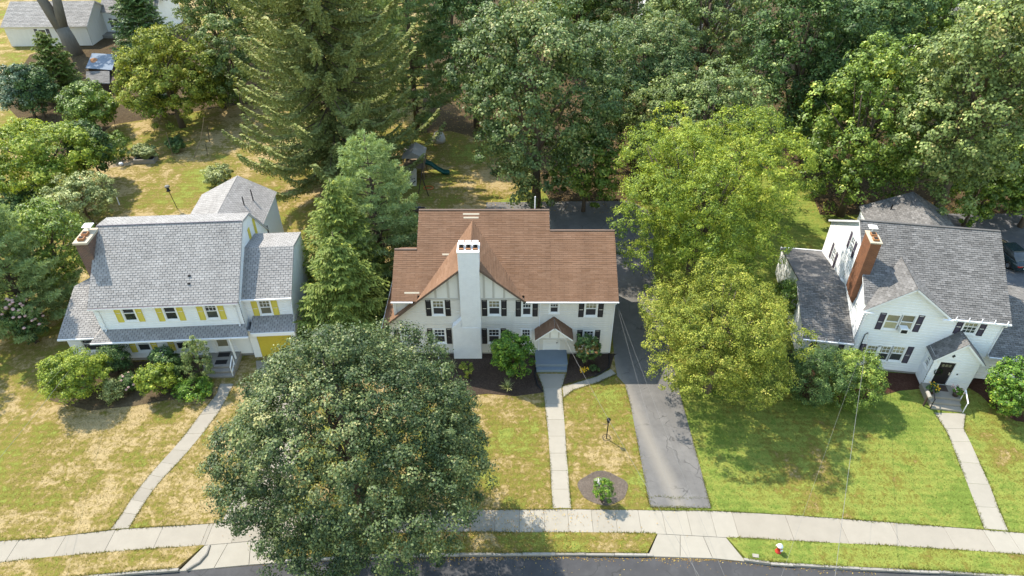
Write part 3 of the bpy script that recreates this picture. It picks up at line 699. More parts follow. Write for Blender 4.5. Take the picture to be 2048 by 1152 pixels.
# roofs: three parts in one front plane, each with its own ridge
OV = .4; EY = -.38
def zf(y): return EZ + SL * (y - EY)
for a, b, d, s in ((XL - .1, MX0, D_L, 1), (MX0 + .002, MX1 - .002, D_M, 2), (MX1, XR + .16, D_R, 3)):
    r = d / 2 + .02; y3 = EY + 3 * .15 / math.sqrt(1 + SL * SL); ga, gb_ = PKX - (PKZ - EZ) / GS, PKX + (PKZ - EZ) / GS
    for xa, xb, ya in (((a, ga, EY), (ga, gb_, y3), (gb_, b, EY)) if s == 2 else ((a, b, EY),)):   # no eave under the front gable
        roof(mh, [(xa, ya, zf(ya)), (xb, ya, zf(ya)), (xb, r, zf(r)), (xa, r, zf(r))], 'shingle_brown', seed=s, expo=.15, tabw=.62, thick=.019, gap=.008)
    yb = 2 * r - EY
    roof(mh, [(b, yb, zf(EY)), (a, yb, zf(EY)), (a, r, zf(r)), (b, r, zf(r))], 'shingle_brown', seed=s + 10, expo=.15, tabw=.62, thick=.019, gap=.008)
    MB().box(a, b, r - .07, r + .07, zf(r) - .01, zf(r) + .035).build('ridge_cap', 'deck', mh)
# front gable roof running back into the main slope
yr = EY + (PKZ - EZ) / SL                               # where its ridge meets the main slope
FY = -.42
def xg(z, s): return PKX + s * (PKZ - z) / GS
UP = .05
roof(mh, [(xg(EZ, 1) + .05, FY, EZ + .03), (xg(EZ, 1) + .05, EY, EZ + .03), (PKX, yr, PKZ + UP), (PKX, FY, PKZ + UP)], 'shingle_brown', seed=31, expo=.15, tabw=.62, thick=.019, gap=.008)
roof(mh, [(xg(EZ, -1) - .05, EY, EZ + .03), (xg(EZ, -1) - .05, FY, EZ + .03), (PKX, FY, PKZ + UP), (PKX, yr, PKZ + UP)], 'shingle_brown', seed=32, expo=.15, tabw=.62, thick=.019, gap=.008)
# the left slope sweeps on down past the upper wall to a low side aisle
za = PKZ - GS * (PKX + 9.35); zb_ = PKZ - GS * (PKX - XL)
roof(mh, [(-9.35, .02, za), (-9.35, FY, za), (xg(EZ, -1) - .06, FY, EZ + .015), (xg(EZ, -1) - .06, .02, EZ + .015)], 'shingle_brown', seed=33, expo=.15)
roof(mh, [(-9.35, 7.2, za), (-9.35, .022, za), (XL - .01, .022, zb_), (XL - .01, 7.2, zb_)], 'shingle_brown', seed=34, expo=.15)
siding(Frame(mh, cx_l, 7.0, -90), [[(0, .22), (7.0, .22), (7.0, za - .05), (0, za - .05)]], [], 'siding_main')
MB().tube([(-9.38, FY, za - .02), (-9.38, 7.2, za - .02)], .035, 6).build('gutter', 'gutter', mh)
# gutters and downpipes
MB().box(GR + .12, XR + .18, EY - .1, EY - .002, EZ - .11, EZ - .01).build('gutter', 'gutter', mh, bevel=.02)
MB().box(XL - .12, xg(EZ, -1) - .3, EY - .1, EY - .002, EZ - .11, EZ - .01).build('gutter', 'gutter', mh, bevel=.02)
for xx in (1.98, XR - .02, XL + .1):
    zl = .25 if xx > XL + 1 else zb_ + .2
    MB().tube([(xx, EY - .05, EZ - .1), (xx, EY - .05, EZ - .2), (xx, -.075, EZ - .45), (xx, -.075, zl)], .035, 6).build('downpipe', 'gutter', mh)
# pale patches left on the roof
for (x, y, w) in ((-3.6, 5.35, 1.2), (-3.55, 5.1, 1.1), (-7.55, .1, 1.05), (-5.0, 2.6, .6)):
    MB().slab3([(x, y, zf(y) + .03), (x + w, y, zf(y) + .03), (x + w, y + .11, zf(y + .11) + .03), (x, y + .11, zf(y + .11) + .03)], (0, -.53, .85), .01).build('shingle_patch', 'patch', mh)
# white chimney: broad foot with one shoulder, stack, crown, three flues
YC = -.5
chim = MB().box(-4.3, -2.24, YC, .0, -.1, 3.05).box(-3.62, -2.2, YC + .02, .62, 3.05, 9.5).build('chimney', 'white_brick', mh, bevel=.02)
MB().add([(-4.3, YC - .0, 3.06), (-3.63, YC - .0, 3.06), (-3.63, YC, 3.75), (-4.3, 0, 3.06), (-3.63, 0, 3.06), (-3.63, 0, 3.75)], [(0, 1, 2), (3, 5, 4), (0, 2, 5, 3), (0, 3, 4, 1), (1, 4, 5, 2)]).build('shoulder', 'white_brick', chim)
MB().box(-3.66, -2.16, YC - .02, .66, 9.5, 9.62).build('crown', 'white', chim, bevel=.02)
for k, xx in enumerate((-3.38, -2.91, -2.44)):
    fl = MB().box(xx - .17, xx + .17, -.25, .4, 9.62, 9.66).box(xx - .17, xx + .17, -.25, -.17, 9.66, 9.72).build('flue', 'clay', chim)
    b = MB(); b.box(xx - .14, xx + .14, -.17, .33, 9.661, 9.67); b.build('flue_opening', 'soot', fl)
    c = MB().box(xx - .19, xx + .19, -.02, .45, 9.90, 9.93)
    for sx in (-.15, .15):
        for sy in (.03, .38): c.box(xx + sx - .012, xx + sx + .012, sy - .012, sy + .012, 9.66, 9.9)
    c.build('flue_cap', 'white', fl)
# door, portico, stoop
MB().box(DX[0] - .12, DX[0], -.05, .08, .25, 2.5).box(DX[1], DX[1] + .12, -.05, .08, .25, 2.5).box(DX[0] - .12, DX[1] + .12, -.05, .08, 2.4, 2.52).build('door_frame', 'white', mh)
dr = MB().box(DX[0], DX[1], .02, .06, .28, 2.4).build('door', 'white', mh)
dp = MB()
for i in range(2):
    for j in range(2): dp.box(DX[0] + .1 + .43 * i, DX[0] + .47 + .43 * i, .008, .019, .45 + .72 * j, 1.05 + .72 * j)
dp.build('panel', 'white', dr); MB().box(DX[0] + .12, DX[1] - .12, .006, .019, 2.0, 2.25).build('pane', 'glass', dr)
MB().lathe([(.03, 0), (.045, .03), (.03, .06)], 10).build('door_knob', 'metal_dark', dr, matrix=Matrix.Translation((DX[1] - .1, .0, 1.2)) @ Matrix.Rotation(RAD(90), 4, 'X'))
MB().box(DX[0] - .75, DX[0] - .4, -.13, -.02, 2.12, 2.26).build('letter_box', 'metal_dark', mh, bevel=.02)
pc = ff.px(1107, 640)[0] + .02; PW, PE, PP, PD = 1.28, 2.62, 3.72, 1.15
sl = (PP - PE) / PW
for s in (-1, 1):
    e0, e1 = (pc + s * (PW + .08), -PD - .15, PE - .08 * sl), (pc + s * (PW + .08), -.03, PE - .08 * sl)
    q = [e0, e1, (pc, -.03, PP), (pc, -PD - .15, PP)] if s > 0 else [e1, e0, (pc, -PD - .15, PP), (pc, -.03, PP)]
    roof(mh, q, 'shingle_brown', deckmat='white', name='porch_roof', seed=40 + s, deck=.1, expo=.15)
MB().add([(pc - PW + .1, -PD, PE - .04), (pc + PW - .1, -PD, PE - .04), (pc, -PD, PP - .17)], [(0, 1, 2)]).build('porch_gable', 'stucco', mh)
t = MB().box(pc - .36, pc - .26, -PD - .03, -PD - .003, PE + .08, PE + .72).box(pc + .26, pc + .36, -PD - .03, -PD - .003, PE + .08, PE + .72).box(pc - PW + .02, pc + PW - .02, -PD - .035, -PD + .05, PE - .1, PE + .04)
t.build('porch_timber', 'trim_grey', mh)
for s in (-1, 1):
    MB().add([(pc + s * (PW - .1), -.02, 1.75), (pc + s * (PW - .1), -PD + .1, PE - .1), (pc + s * (PW - .1), -.02, PE - .1), (pc + s * (PW - .2), -.02, 1.75), (pc + s * (PW - .2), -PD + .1, PE - .1), (pc + s * (PW - .2), -.02, PE - .1)], [(0, 1, 2), (3, 5, 4), (0, 3, 4, 1), (1, 4, 5, 2), (2, 5, 3, 0)]).build('porch_bracket', 'white', mh)
sp0, sp1 = g(1071, 709, .5)[0], g(1133, 709, .5)[0]
st = MB().box(sp0, sp1, -1.55, -.03, -.05, .46).build('stoop', 'stoop_blue', mh, bevel=.015)
MB().box(sp0 + .04, sp1 - .04, -1.93, -1.552, -.05, .24).build('step', 'stoop_blue', st, bevel=.015)
MB().box(sp0 - .03, sp1 + .03, -1.59, -.035, .462, .5).build('tread_board', 'stoop_blue', st, bevel=.01)
# vent pipe on the ridge
MB().tube([(1.7, 6.2, zf(5.2) - .2), (1.7, 6.2, zf(5.7) + .85)], .045, 8).build('vent_pipe', 'metal_white', mh)
# flexible drain hoses
for i, pts in enumerate(([(1071, 735), (1069, 750), (1075, 770), (1086, 783)], [(1218, 705), (1219, 722), (1218, 735), (1205, 744), (1190, 752)])):
    p = [(*g(x, y, .09)[:2], .09) for x, y in pts]
    tag(MB().tube(p, .055, 8).build('drain_hose', 'blackpipe'), ('black drain hose curving past the left side of the blue-grey stoop', 'black drain hose from the right corner downpipe to the curved walk')[i], 'hose')

# ================================================================== left house
LR = RAD(3.8)
lh = empty('white_house', (-29.25, 36.95, 0), LR, 'white house with yellow shutters and pale grey roof on the left', 'house')
LW, LD, LE = 10.0, 9.3, 5.3
lf = Frame(lh, 0, 0, 0); lho = []; ltd = []
for (x0, y0, x1, y1) in ((240, 613, 276, 640), (323, 611, 358, 638), (407, 608, 438, 636)):
    ltd.append(pxwin(lf, x0, y0, x1, y1, lho, sh='yellow', shw=.42, size=(1.0, 1.45), style='plain' if x0 < 400 else 'six', up='screen', low='glass'))
for (x0, y0, x1, y1) in ((271, 682, 303, 702), (349, 680, 381, 700)):
    cx, _ = lf.px((x0 + x1) / 2, 690); X0, X1 = cx - .52, cx + .52; lho.append((X0 + .03, X1 - .03, .93, 2.27))
    ltd.append(lambda X0=X0, X1=X1: (window(lf, X0, X1, .9, 2.3, style='plain', up='screen', low='glass'), shutter(lf, X0 - .45, X0 - .02, .88, 2.32, 'yellow'), shutter(lf, X1 + .02, X1 + .45, .88, 2.32, 'yellow')))
ldx = lf.px(446, 690)[0]; lho.append((ldx - .62, ldx + .62, .5, 2.62))
siding(lf, [[(0, .3), (LW, .3), (LW, LE), (0, LE)]], lho, 'siding_white', board=.2)
for f in ltd: f()
RY, RZ = 4.5, 9.0; BY, BZ = 6.15, 8.7                    # ridge; break of the back slope
prof = [(0, LE), (RY, RZ - .12), (BY, BZ - .12), (LD, LE)]
siding(Frame(lh, LW, 0, 90), [[(0, .3), (LD, .3), (LD, LE), (0, LE)], [(p[0], p[1]) for p in prof]], [], 'siding_white', board=.2)
siding(Frame(lh, 0, LD, -90), [[(0, .3), (LD, .3), (LD, LE), (0, LE)], [(LD - p[0], p[1]) for p in prof][::-1]], [], 'siding_white', board=.2)
siding(Frame(lh, LW, LD, 180), [[(0, .3), (LW, .3), (LW, LE), (0, LE)]], [], 'siding_white', board=.2)
MB().box(.03, LW - .03, .03, LD - .03, -.2, .31).build('foundation', 'foundation', lh)
ls = (RZ - LE) / (RY + .2)
SP = dict(deckmat='deck_grey', expo=.175, tabw=.34, gap=.028)
roof(lh, [(-.15, -.25, LE - .02), (LW + .12, -.25, LE - .02), (LW + .12, RY, RZ), (-.15, RY, RZ)], 'shingle_pale', seed=51, **SP)
roof(lh, [(LW + .12, BY, BZ), (-.15, BY, BZ), (-.15, RY, RZ), (LW + .12, RY, RZ)], 'shingle_pale', seed=52, **SP)
roof(lh, [(LW + .12, LD + .2, LE - .1), (-.15, LD + .2, LE - .1), (-.15, BY, BZ), (LW + .12, BY, BZ)], 'shingle_pale', seed=53, **SP)
MB().box(-.1, LW + .05, RY - .05, RY + .04, RZ - .0, RZ + .045).build('ridge_cap', 'gutter_dark', lh)
MB().box(-.12, LW + .08, -.40, -.262, LE - .14, LE - .045).build('gutter', 'gutter', lh)
MB().box(-.12, LW + .08, -.385, -.275, LE - .044, LE - .03).build('gutter_trough', 'gutter_dark', lh)
for x, y in ((6.55, 1.3), (6.55, .85)):
    z = LE + ls * (y + .25); MB().box(x, x + .18, y, y + .12, z - .02, z + .1).build('roof_vent', 'soot', lh)
# east gable window with two shutters, above the wing
fg = Frame(lh, LW, 0, 90); gx, gz = fg.px(504, 463)
window(fg, gx - .45, gx + .45, gz - .7, gz + .7, style='plain', up='glass', low='glass'); shutter(fg, gx - .95, gx - .5, gz - .72, gz + .72, 'yellow'); shutter(fg, gx + .5, gx + .95, gz - .72, gz + .72, 'yellow')
# pent roof between the storeys
PZ0, PZ1, PY = 2.72, 3.12, -.95
roof(lh, [(-.55, PY, PZ0), (LW + .35, PY, PZ0), (LW + .02, -.02, PZ1), (-.02, -.02, PZ1)], 'shingle_pale', seed=54, name='pent_roof', deck=.12, **SP)
roof(lh, [(-.55, 1.0, PZ0), (-.55, PY, PZ0), (-.02, -.02, PZ1), (-.02, 1.0, PZ1)], 'shingle_pale', seed=55, name='pent_roof', deck=.12, **SP)
MB().box(-.6, LW + .38, PY - .1, PY - .003, PZ0 - .13, PZ0 - .02).build('gutter', 'gutter', lh)
for x in (.35, LW - .3):
    MB().tube([(x, -.33, LE - .1), (x, -.33, LE - .2), (x, -.08, LE - .5), (x, -.08, PZ1 + .05), (x, -.25, PZ1 - .02)], .04, 6).build('downpipe', 'gutter', lh)
# entrance
dfm = lf.m
MB().box(ldx - .75, ldx - .5, -.06, .1, .45, 2.65).box(ldx + .5, ldx + .75, -.06, .1, .45, 2.65).box(ldx - .5, ldx + .5, -.06, .1, 2.5, 2.65).build('door_frame', 'white', lh)
d = MB().box(ldx - .5, ldx + .5, .03, .08, .5, 2.5).build('door', 'white', lh)
MB().box(ldx - .36, ldx + .36, .015, .029, 1.05, 2.38).build('pane', 'glass_warm', d)
for x in (ldx - 1.02, ldx + .92):
    MB().box(x, x + .11, PY + .1, PY + .21, .45, PZ0 - .12).build('porch_post', 'white', lh)
MB().box(ldx + 1.0, LW, -.05, -.0, .3, 2.66).build('plain_panel', 'white', lh)
s = MB().box(ldx - 1.25, ldx + 1.15, -1.6, .0, -.1, .5).build('porch_floor', 'stone', lh, bevel=.02)
MB().box(ldx - 1.2, ldx + 1.1, -1.95, -1.602, -.1, .33).build('step', 'stone', s, bevel=.02)
MB().box(ldx - 1.2, ldx + 1.1, -2.3, -1.952, -.1, .17).build('step', 'stone', s, bevel=.02)
for k, (y0, y1) in enumerate(((-.55, -.12), (-1.35, -.9))):
    o = MB().box(ldx - .42, ldx + .42, y0, y1, 0, .014).build('door_mat', 'metal_dark'); o.matrix_world = Matrix.LocRotScale(lh.location, lh.rotation_euler, None) @ Matrix.Translation((0, 0, .502))
    tag(o, ('dark door mat against the front door of the white house with yellow shutters', 'dark door mat at the edge of the worn grey porch steps')[k], 'door mat')
b = MB().tube([(ldx + 1.05, -1.45, 1.35), (ldx + 1.05, -2.3, .98)], .035, 6).tube([(ldx + 1.05, -1.45, 1.35), (ldx + 1.05, -1.45, .5)], .035, 6).tube([(ldx + 1.05, -2.25, 1.0), (ldx + 1.05, -2.25, .15)], .035, 6).tube([(ldx + 1.05, -1.45, .75), (ldx + 1.05, -2.25, .42)], .025, 6)
b.build('handrail', 'white', lh)
# two-storey wing with the garage
WX1 = LW + 3.45
wf_ = Frame(lh, LW, .8, 0); wh = []; wt = [pxwin(wf_, 516, 599, 545, 630, wh, sh='yellow', shw=.42, size=(.98, 1.4), up='glass_warm', low='glass_warm')]
siding(wf_, [[(0, 2.6), (WX1 - LW, 2.6), (WX1 - LW, 5.0), (0, 5.0)]], wh, 'siding_white', board=.2)
for f in wt: f()
ry, rz_, by, bz = 3.75, 7.2, 6.3, 6.75
we = Frame(lh, WX1, -.2, 90)
siding(we, [[(0, 0), (7.0, 0), (7.0, 5.0), (1.0, 5.0), (0, 2.7)], [(1.0, 5.0), (7.0, 5.0), (by + .2, bz - .1), (ry + .2, rz_ - .12)]], [], 'siding_white', board=.2)
roof(lh, [(LW + .02, .55, 4.93), (WX1 + .1, .55, 4.93), (WX1 + .1, ry, rz_), (LW + .02, ry, rz_)], 'shingle_pale', seed=61, **SP)
roof(lh, [(WX1 + .1, by, bz), (LW + .02, by, bz), (LW + .02, ry, rz_), (WX1 + .1, ry, rz_)], 'shingle_pale', seed=62, **SP)
MB().box(LW, WX1, by - .1, by + .05, 0, bz - .15).build('wall', 'siding_white', lh)
MB().box(LW + .02, WX1 + .1, .42, .538, 4.8, 4.91).build('gutter', 'gutter', lh)
roof(lh, [(LW + .4, -.6, 2.72), (WX1 + .12, -.6, 2.72), (WX1 + .12, .78, 3.2), (LW + .4, .78, 3.2)], 'shingle_pale', seed=63, name='pent_roof', deck=.12, **SP)
MB().box(LW + .42, WX1 + .1, -.66, -.605, 2.4, 2.7).build('fascia_board', 'white', lh)
g0, g1 = LW + .62, WX1 - .35
MB().box(LW + .1, g0, -.24, -.12, 0, 2.62).box(g1, WX1, -.24, -.12, 0, 2.62).box(g0, g1, -.24, -.12, 2.25, 2.62).build('garage_front', 'white', lh)
gd = MB().box(g0, g1, -.17, -.13, .02, 2.25).build('garage_door', 'garage_yellow', lh)
for i in range(4):
    for j in range(4):
        w = (g1 - g0) / 4; MB().box(g0 + i * w + .05, g0 + (i + 1) * w - .05, -.19, -.171, .07 + j * .55, .52 + j * .55).build('panel', 'garage_yellow', gd, bevel=.01)
# sunroom on the left
siding(Frame(lh, -3.0, .3, 0), [[(0, .2), (3.0, .2), (3.0, 2.6), (0, 2.6)]], [(.9, 2.3, .9, 2.3)], 'siding_white', board=.2)
window(Frame(lh, -3.0, .3, 0), .87, 2.33, .87, 2.33, style='plain', up='glass', low='glass')
siding(Frame(lh, -3.0, 7.3, -90), [[(0, .2), (7.0, .2), (7.0, 2.6), (3.3, 4.0), (0, 2.6)]], [], 'siding_white', board=.2)
roof(lh, [(-3.2, -.2, 2.62), (-.56, -.2, 2.62), (-.02, 3.9, 4.2), (-3.2, 3.9, 4.2)], 'shingle_pale', seed=64, **SP)
roof(lh, [(-.02, 7.4, 2.95), (-3.2, 7.4, 2.95), (-3.2, 3.9, 4.2), (-.02, 3.9, 4.2)], 'shingle_pale', seed=65, **SP)
MB().box(-3.2, -.62, -.32, -.21, 2.46, 2.58).build('gutter', 'gutter', lh)
# rear ell
EX0, EX1, EY0, EY1, EE, EXR, EZR = 2.95, 9.1, LD - .05, 16.1, 4.8, 6.25, 6.55
siding(Frame(lh, EX1, EY0, 90), [[(0, .2), (EY1 - EY0, .2), (EY1 - EY0, EE), (0, EE)]], [], 'siding_white', board=.2)
siding(Frame(lh, EX0, EY1, -90), [[(0, .2), (EY1 - EY0, .2), (EY1 - EY0, EE), (0, EE)]], [], 'siding_white', board=.2)
siding(Frame(lh, EX1, EY1, 180), [[(0, .2), (EX1 - EX0, .2), (EX1 - EX0, EE), (EX1 - EXR, EZR - .1), (0, EE)]], [], 'siding_white', board=.2)
roof(lh, [(EX1 + .2, EY0 - 1.2, EE), (EX1 + .2, EY1 + .2, EE), (EXR, EY1 + .2, EZR), (EXR, EY0 - 1.2, EZR)], 'shingle_pale', seed=66, **SP)
roof(lh, [(EX0 - .2, EY1 + .2, EE), (EX0 - .2, EY0 - 1.2, EE), (EXR, EY0 - 1.2, EZR), (EXR, EY1 + .2, EZR)], 'shingle_pale', seed=67, **SP)
fr = Frame(lh, EX1, EY0, 90); wx, wz = fr.px(528, 458); window(fr, wx - .4, wx + .4, 2.6, 3.9, style='plain', up='glass', low='glass'); shutter(fr, wx - .85, wx - .45, 2.58, 3.92, 'navy'); shutter(fr, wx + .45, wx + .85, 2.58, 3.92, 'navy')
for x, y in ((7.6, 12.4), (8.0, 13.6)):
    MB().tube([(x, y, 5.2), (x, y, 6.6)], .05, 8).build('vent_pipe', 'metal_dark', lh)
# brown brick chimney on the left gable, two clay flues and a white lid
ch = MB().box(-.85, -.02, 2.5, 4.3, 0, 8.75).build('chimney', 'brown_brick', lh, bevel=.015)
MB().box(-.95, .06, 2.4, 4.4, 8.752, 8.93).build('crown', 'cap', ch, bevel=.03)
for y in (2.85, 3.45):
    fl = MB().box(-.66, -.24, y - .2, y + .2, 8.932, 9.12).build('flue', 'clay', ch); MB().box(-.6, -.3, y - .14, y + .14, 9.121, 9.13).build('flue_opening', 'soot', fl)
MB().box(-.72, -.1, 3.75, 4.35, 9.32, 9.36).box(-.5, -.4, 4.0, 4.1, 8.95, 9.32).build('flue_cap', 'white', ch)

# ================================================================== right house
RR = RAD(-9.0)
rh = empty('slate_roof_house', (24.3, 36.35, 0), RR, 'white house with slate grey roof, red brick chimney and small gabled entrance on the right', 'house')
RW, RD, RE = 8.85, 11.3, 5.65
RRY, RRZ = RD / 2, 9.15
rf = Frame(rh, 0, 0, 0); rho = []; rtd = []
rtd.append(pxwin(rf, 1767, 628, 1800, 659, rho, size=(1.05, 1.42), style='plain', up='glass_warm', low='glass_warm', sh='navy', shr=False, shw=.4))
rtd.append(pxwin(rf, 1799, 629, 1829, 660, rho, size=(1.05, 1.42), style='plain', up='glass_warm', low='glass_warm', sh='navy', shl=False, shw=.4))
rtd.append(pxwin(rf, 1925, 640, 1957, 667, rho, size=(1.05, 1.3), style='six_six', up='glass_warm', low='glass', sh='navy', shw=.4))
for k, (a, b_) in enumerate(((1728, 1757), (1749, 1783), (1776, 1812))):
    rtd.append(pxwin(rf, a, 689 + k, b_, 721 + k, rho, size=(1.0, 1.5), style='six', up='glass_warm', low='glass', sh='navy' if k != 1 else None, shl=k == 0, shr=k == 2, shw=.4))
siding(rf, [[(0, .25), (RW, .25), (RW, RE), (0, RE)]], rho, 'siding_white', board=.23)
for f in rtd: f()
gpk, gpz, gx0, gx1 = 2.45, 7.75, -.1, 5.1
siding(rf, [[(gx0 + .1, RE), (gx1, RE), (gpk, gpz - .05)]], [], 'siding_white', board=.23)
rw_ = Frame(rh, 0, RD, -90); rwh = []; rwt = []
for (x, y, w, h, s) in ((1668, 511, .95, 1.35, 1), (1705, 490, .95, 1.35, 1), (1688, 551, .7, .9, 0), (1713, 614, .6, .8, 0)):
    cx, cz = rw_.px(x, y); rwh.append((cx - w / 2 + .03, cx + w / 2 - .03, cz - h / 2 + .03, cz + h / 2 - .03))
    rwt.append(lambda cx=cx, cz=cz, w=w, h=h, s=s: (window(rw_, cx - w / 2, cx + w / 2, cz - h / 2, cz + h / 2, style='six_six', up='glass', low='glass'), s and (shutter(rw_, cx - w / 2 - .41, cx - w / 2 - .01, cz - h / 2, cz + h / 2, 'navy'), shutter(rw_, cx + w / 2 + .01, cx + w / 2 + .41, cz - h / 2, cz + h / 2, 'navy'))))
gab = [[(0, .25), (RD, .25), (RD, RE), (0, RE)], [(0, RE), (RD, RE), (RRY, RRZ - .15)]]
siding(rw_, gab, rwh, 'siding_white', board=.23)
for f in rwt: f()
siding(Frame(rh, RW, 0, 90), gab, [], 'siding_white', board=.23)
siding(Frame(rh, RW, RD, 180), [[(0, .25), (RW, .25), (RW, RE), (0, RE)]], [], 'siding_white', board=.23)
MB().box(.03, RW - .03, .03, RD - .03, -.2, .26).build('foundation', 'foundation', rh)
RP = dict(deckmat='gutter', expo=.16, tabw=.36, gap=.02, thick=.032)
re0 = RE - .05
rsl = (RRZ - re0) / (RRY + .3); y3 = -.3 + 3 * .16 / math.sqrt(1 + rsl * rsl)
roof(rh, [(5.15, -.3, re0), (RW + .25, -.3, re0), (RW + .35, RRY, RRZ), (5.15, RRY, RRZ)], 'shingle_slate', seed=71, **RP)
roof(rh, [(-.2, y3, re0 + rsl * (y3 + .3)), (5.148, y3, re0 + rsl * (y3 + .3)), (5.148, RRY, RRZ), (-.2, RRY, RRZ)], 'shingle_slate', seed=70, **RP)
roof(rh, [(RW + .35, RD + .3, re0), (-.2, RD + .3, re0), (-.2, RRY, RRZ), (RW + .35, RRY, RRZ)], 'shingle_slate', seed=72, **RP)
MB().box(-.18, RW + .33, RRY - .09, RRY + .09, RRZ - .01, RRZ + .045).build('ridge_cap', 'shingle_slate', rh)
rsl = (RRZ - re0) / (RRY + .3); gyr = (gpz + .05 - re0) / rsl - .3
roof(rh, [(gx1 + .22, -.42, re0 + .03), (gx1 + .22, -.3, re0 + .03), (gpk, gyr, gpz + .05), (gpk, -.42, gpz + .05)], 'shingle_slate', seed=73, **RP)
roof(rh, [(gx0 - .22, -.3, re0 + .03), (gx0 - .22, -.42, re0 + .03), (gpk, -.42, gpz + .05), (gpk, gyr, gpz + .05)], 'shingle_slate', seed=74, **RP)
MB().box(gx1 + .3, RW + .22, -.42, -.31, re0 - .13, re0 - .02).build('gutter', 'gutter', rh)
MB().box(gx0 - .2, gx0 + .45, -.56, -.43, re0 - .1, re0).build('gutter_return', 'gutter', rh)
MB().box(gx1 - .35, gx1 + .28, -.56, -.43, re0 - .1, re0).build('gutter_return', 'gutter', rh)
for x in (5.6, 6.4, 7.2, 8.0, 8.8): MB().box(x - .012, x + .012, -.4, -.32, re0 - .02, re0 + .22).build('gutter_strap', 'metal_white', rh)
for x in (RW - .02, .12):
    MB().tube([(x, -.36, re0 - .1), (x, -.36, re0 - .25), (x, -.09, re0 - .5), (x, -.09, 2.7 if x > 1 else .2)], .045, 6).build('downpipe', 'gutter', rh)
# window air conditioner
cx, cz = rf.px(1804, 655); ac = empty('air_conditioner', (0, 0, 0)); ac.matrix_world = rf.w @ Matrix.Translation((cx, -.1, cz - .18)); tag(ac, 'white air conditioner sticking out of the upper front window of the slate roofed house', 'air conditioner')
MB().box(-.27, .27, -.38, .1, 0, .4).build('case', 'white', ac, bevel=.02); MB().box(-.2, .2, -.386, -.381, .05, .34).build('grille', 'metal_dark', ac)
# entrance vestibule
vx0, vx1, vy = 5.0, 7.95, -1.25; vpk, vpz, vez = 6.47, 4.45, 2.95
vf = Frame(rh, vx0, vy, 0); vd = vf.px(1885, 748)[0]
vh = [(vd - .62, vd + .62, .5, 2.72)]
siding(vf, [[(0, .1), (vx1 - vx0, .1), (vx1 - vx0, vez), (0, vez)], [(0, vez), (vx1 - vx0, vez), (vpk - vx0, vpz - .1)]], vh, 'siding_white', board=.23)
vl = Frame(rh, vx0, 0, -90); siding(vl, [[(0, .1), (1.25, .1), (1.25, vez), (0, vez)]], [(.33, .97, 1.53, 2.47)], 'siding_white', board=.23)
window(vl, .3, 1.0, 1.5, 2.5, style='six_six', up='glass', low='glass')
siding(Frame(rh, vx1, vy, 90), [[(0, .1), (1.25, .1), (1.25, vez), (0, vez)]], [], 'siding_white', board=.23)
vs = (vpz - vez) / (vpk - vx0)
roof(rh, [(vx1 + .2, vy - .25, vez - .2 * vs), (vx1 + .2, -.02, vez - .2 * vs), (vpk, -.02, vpz), (vpk, vy - .25, vpz)], 'shingle_slate', name='porch_roof', seed=75, **RP)
roof(rh, [(vx0 - .2, -.02, vez - .2 * vs), (vx0 - .2, vy - .25, vez - .2 * vs), (vpk, vy - .25, vpz), (vpk, -.02, vpz)], 'shingle_slate', name='porch_roof', seed=76, **RP)
def vbox(name, m, x0, x1, y0, y1, z0, z1, parent=rh): return MB().box(vx0 + x0, vx0 + x1, vy + y0, vy + y1, z0, z1).build(name, m, parent)
MB().box(vx0 + vd - .68, vx0 + vd - .5, vy - .05, vy + .08, .5, 2.75).box(vx0 + vd + .5, vx0 + vd + .68, vy - .05, vy + .08, .5, 2.75).box(vx0 + vd - .5, vx0 + vd + .5, vy - .05, vy + .08, 2.55, 2.75).build('door_frame', 'white', rh)
d = vbox('door', 'black_paint', vd - .5, vd + .5, .02, .06, .52, 2.55)
b = MB()
for k in range(3): b.box(vx0 + vd - .3 + k * .22, vx0 + vd - .14 + k * .22, vy + .005, vy + .019, 2.1, 2.32)
b.build('pane', 'glass_warm', d); vbox('door_handle', 'cap', vd + .36, vd + .44, -.03, .019, 1.4, 1.62, d)
o = MB().add([(0, 0, .16), (.13, 0, 0), (0, 0, -.16), (-.13, 0, 0), (0, -.1, 0)], [(0, 4, 1), (1, 4, 2), (2, 4, 3), (3, 4, 0)]).build('porch_lamp', 'metal_dark', rh); o.location = (vx0 + vd + .1, vy - .03, 3.15)
vbox('door_bell', 'metal_dark', vd + .85, vd + .95, -.04, -.02, 1.5, 1.62)
# wreath beside the door
wx, wz = vf.px(1876, 742); wr = MB(); RB = random.Random(4)
for k in range(150):
    t = k / 150 * 2 * math.pi; c = Vector((.24 * math.cos(t), -.03, .24 * math.sin(t))); dv = Vector((RB.uniform(-1, 1), RB.uniform(-1.2, .2), RB.uniform(-1, 1))).normalized() * .11; e = dv.cross(Vector((.3, .5, .8))).normalized() * .03
    wr.add([c - e, c + e, c + dv], [(0, 1, 2)])
wo = wr.build('wreath', 'leaf_dark'); wo.matrix_world = vf.w @ Matrix.Translation((wx, -.05, wz)); tag(wo, 'round green wreath hung beside the black front door', 'wreath')
stp = MB().box(vx0 + vd - 1.1, vx0 + vd + 1.15, vy - 1.35, vy - .02, -.1, .48).build('stoop', 'concrete', rh, bevel=.02)
MB().box(vx0 + vd - .95, vx0 + vd + 1.05, vy - 1.75, vy - 1.352, -.1, .32).build('step', 'concrete', stp, bevel=.02)
MB().box(vx0 + vd - .95, vx0 + vd + 1.05, vy - 2.15, vy - 1.752, -.1, .16).build('step', 'concrete', stp, bevel=.02)
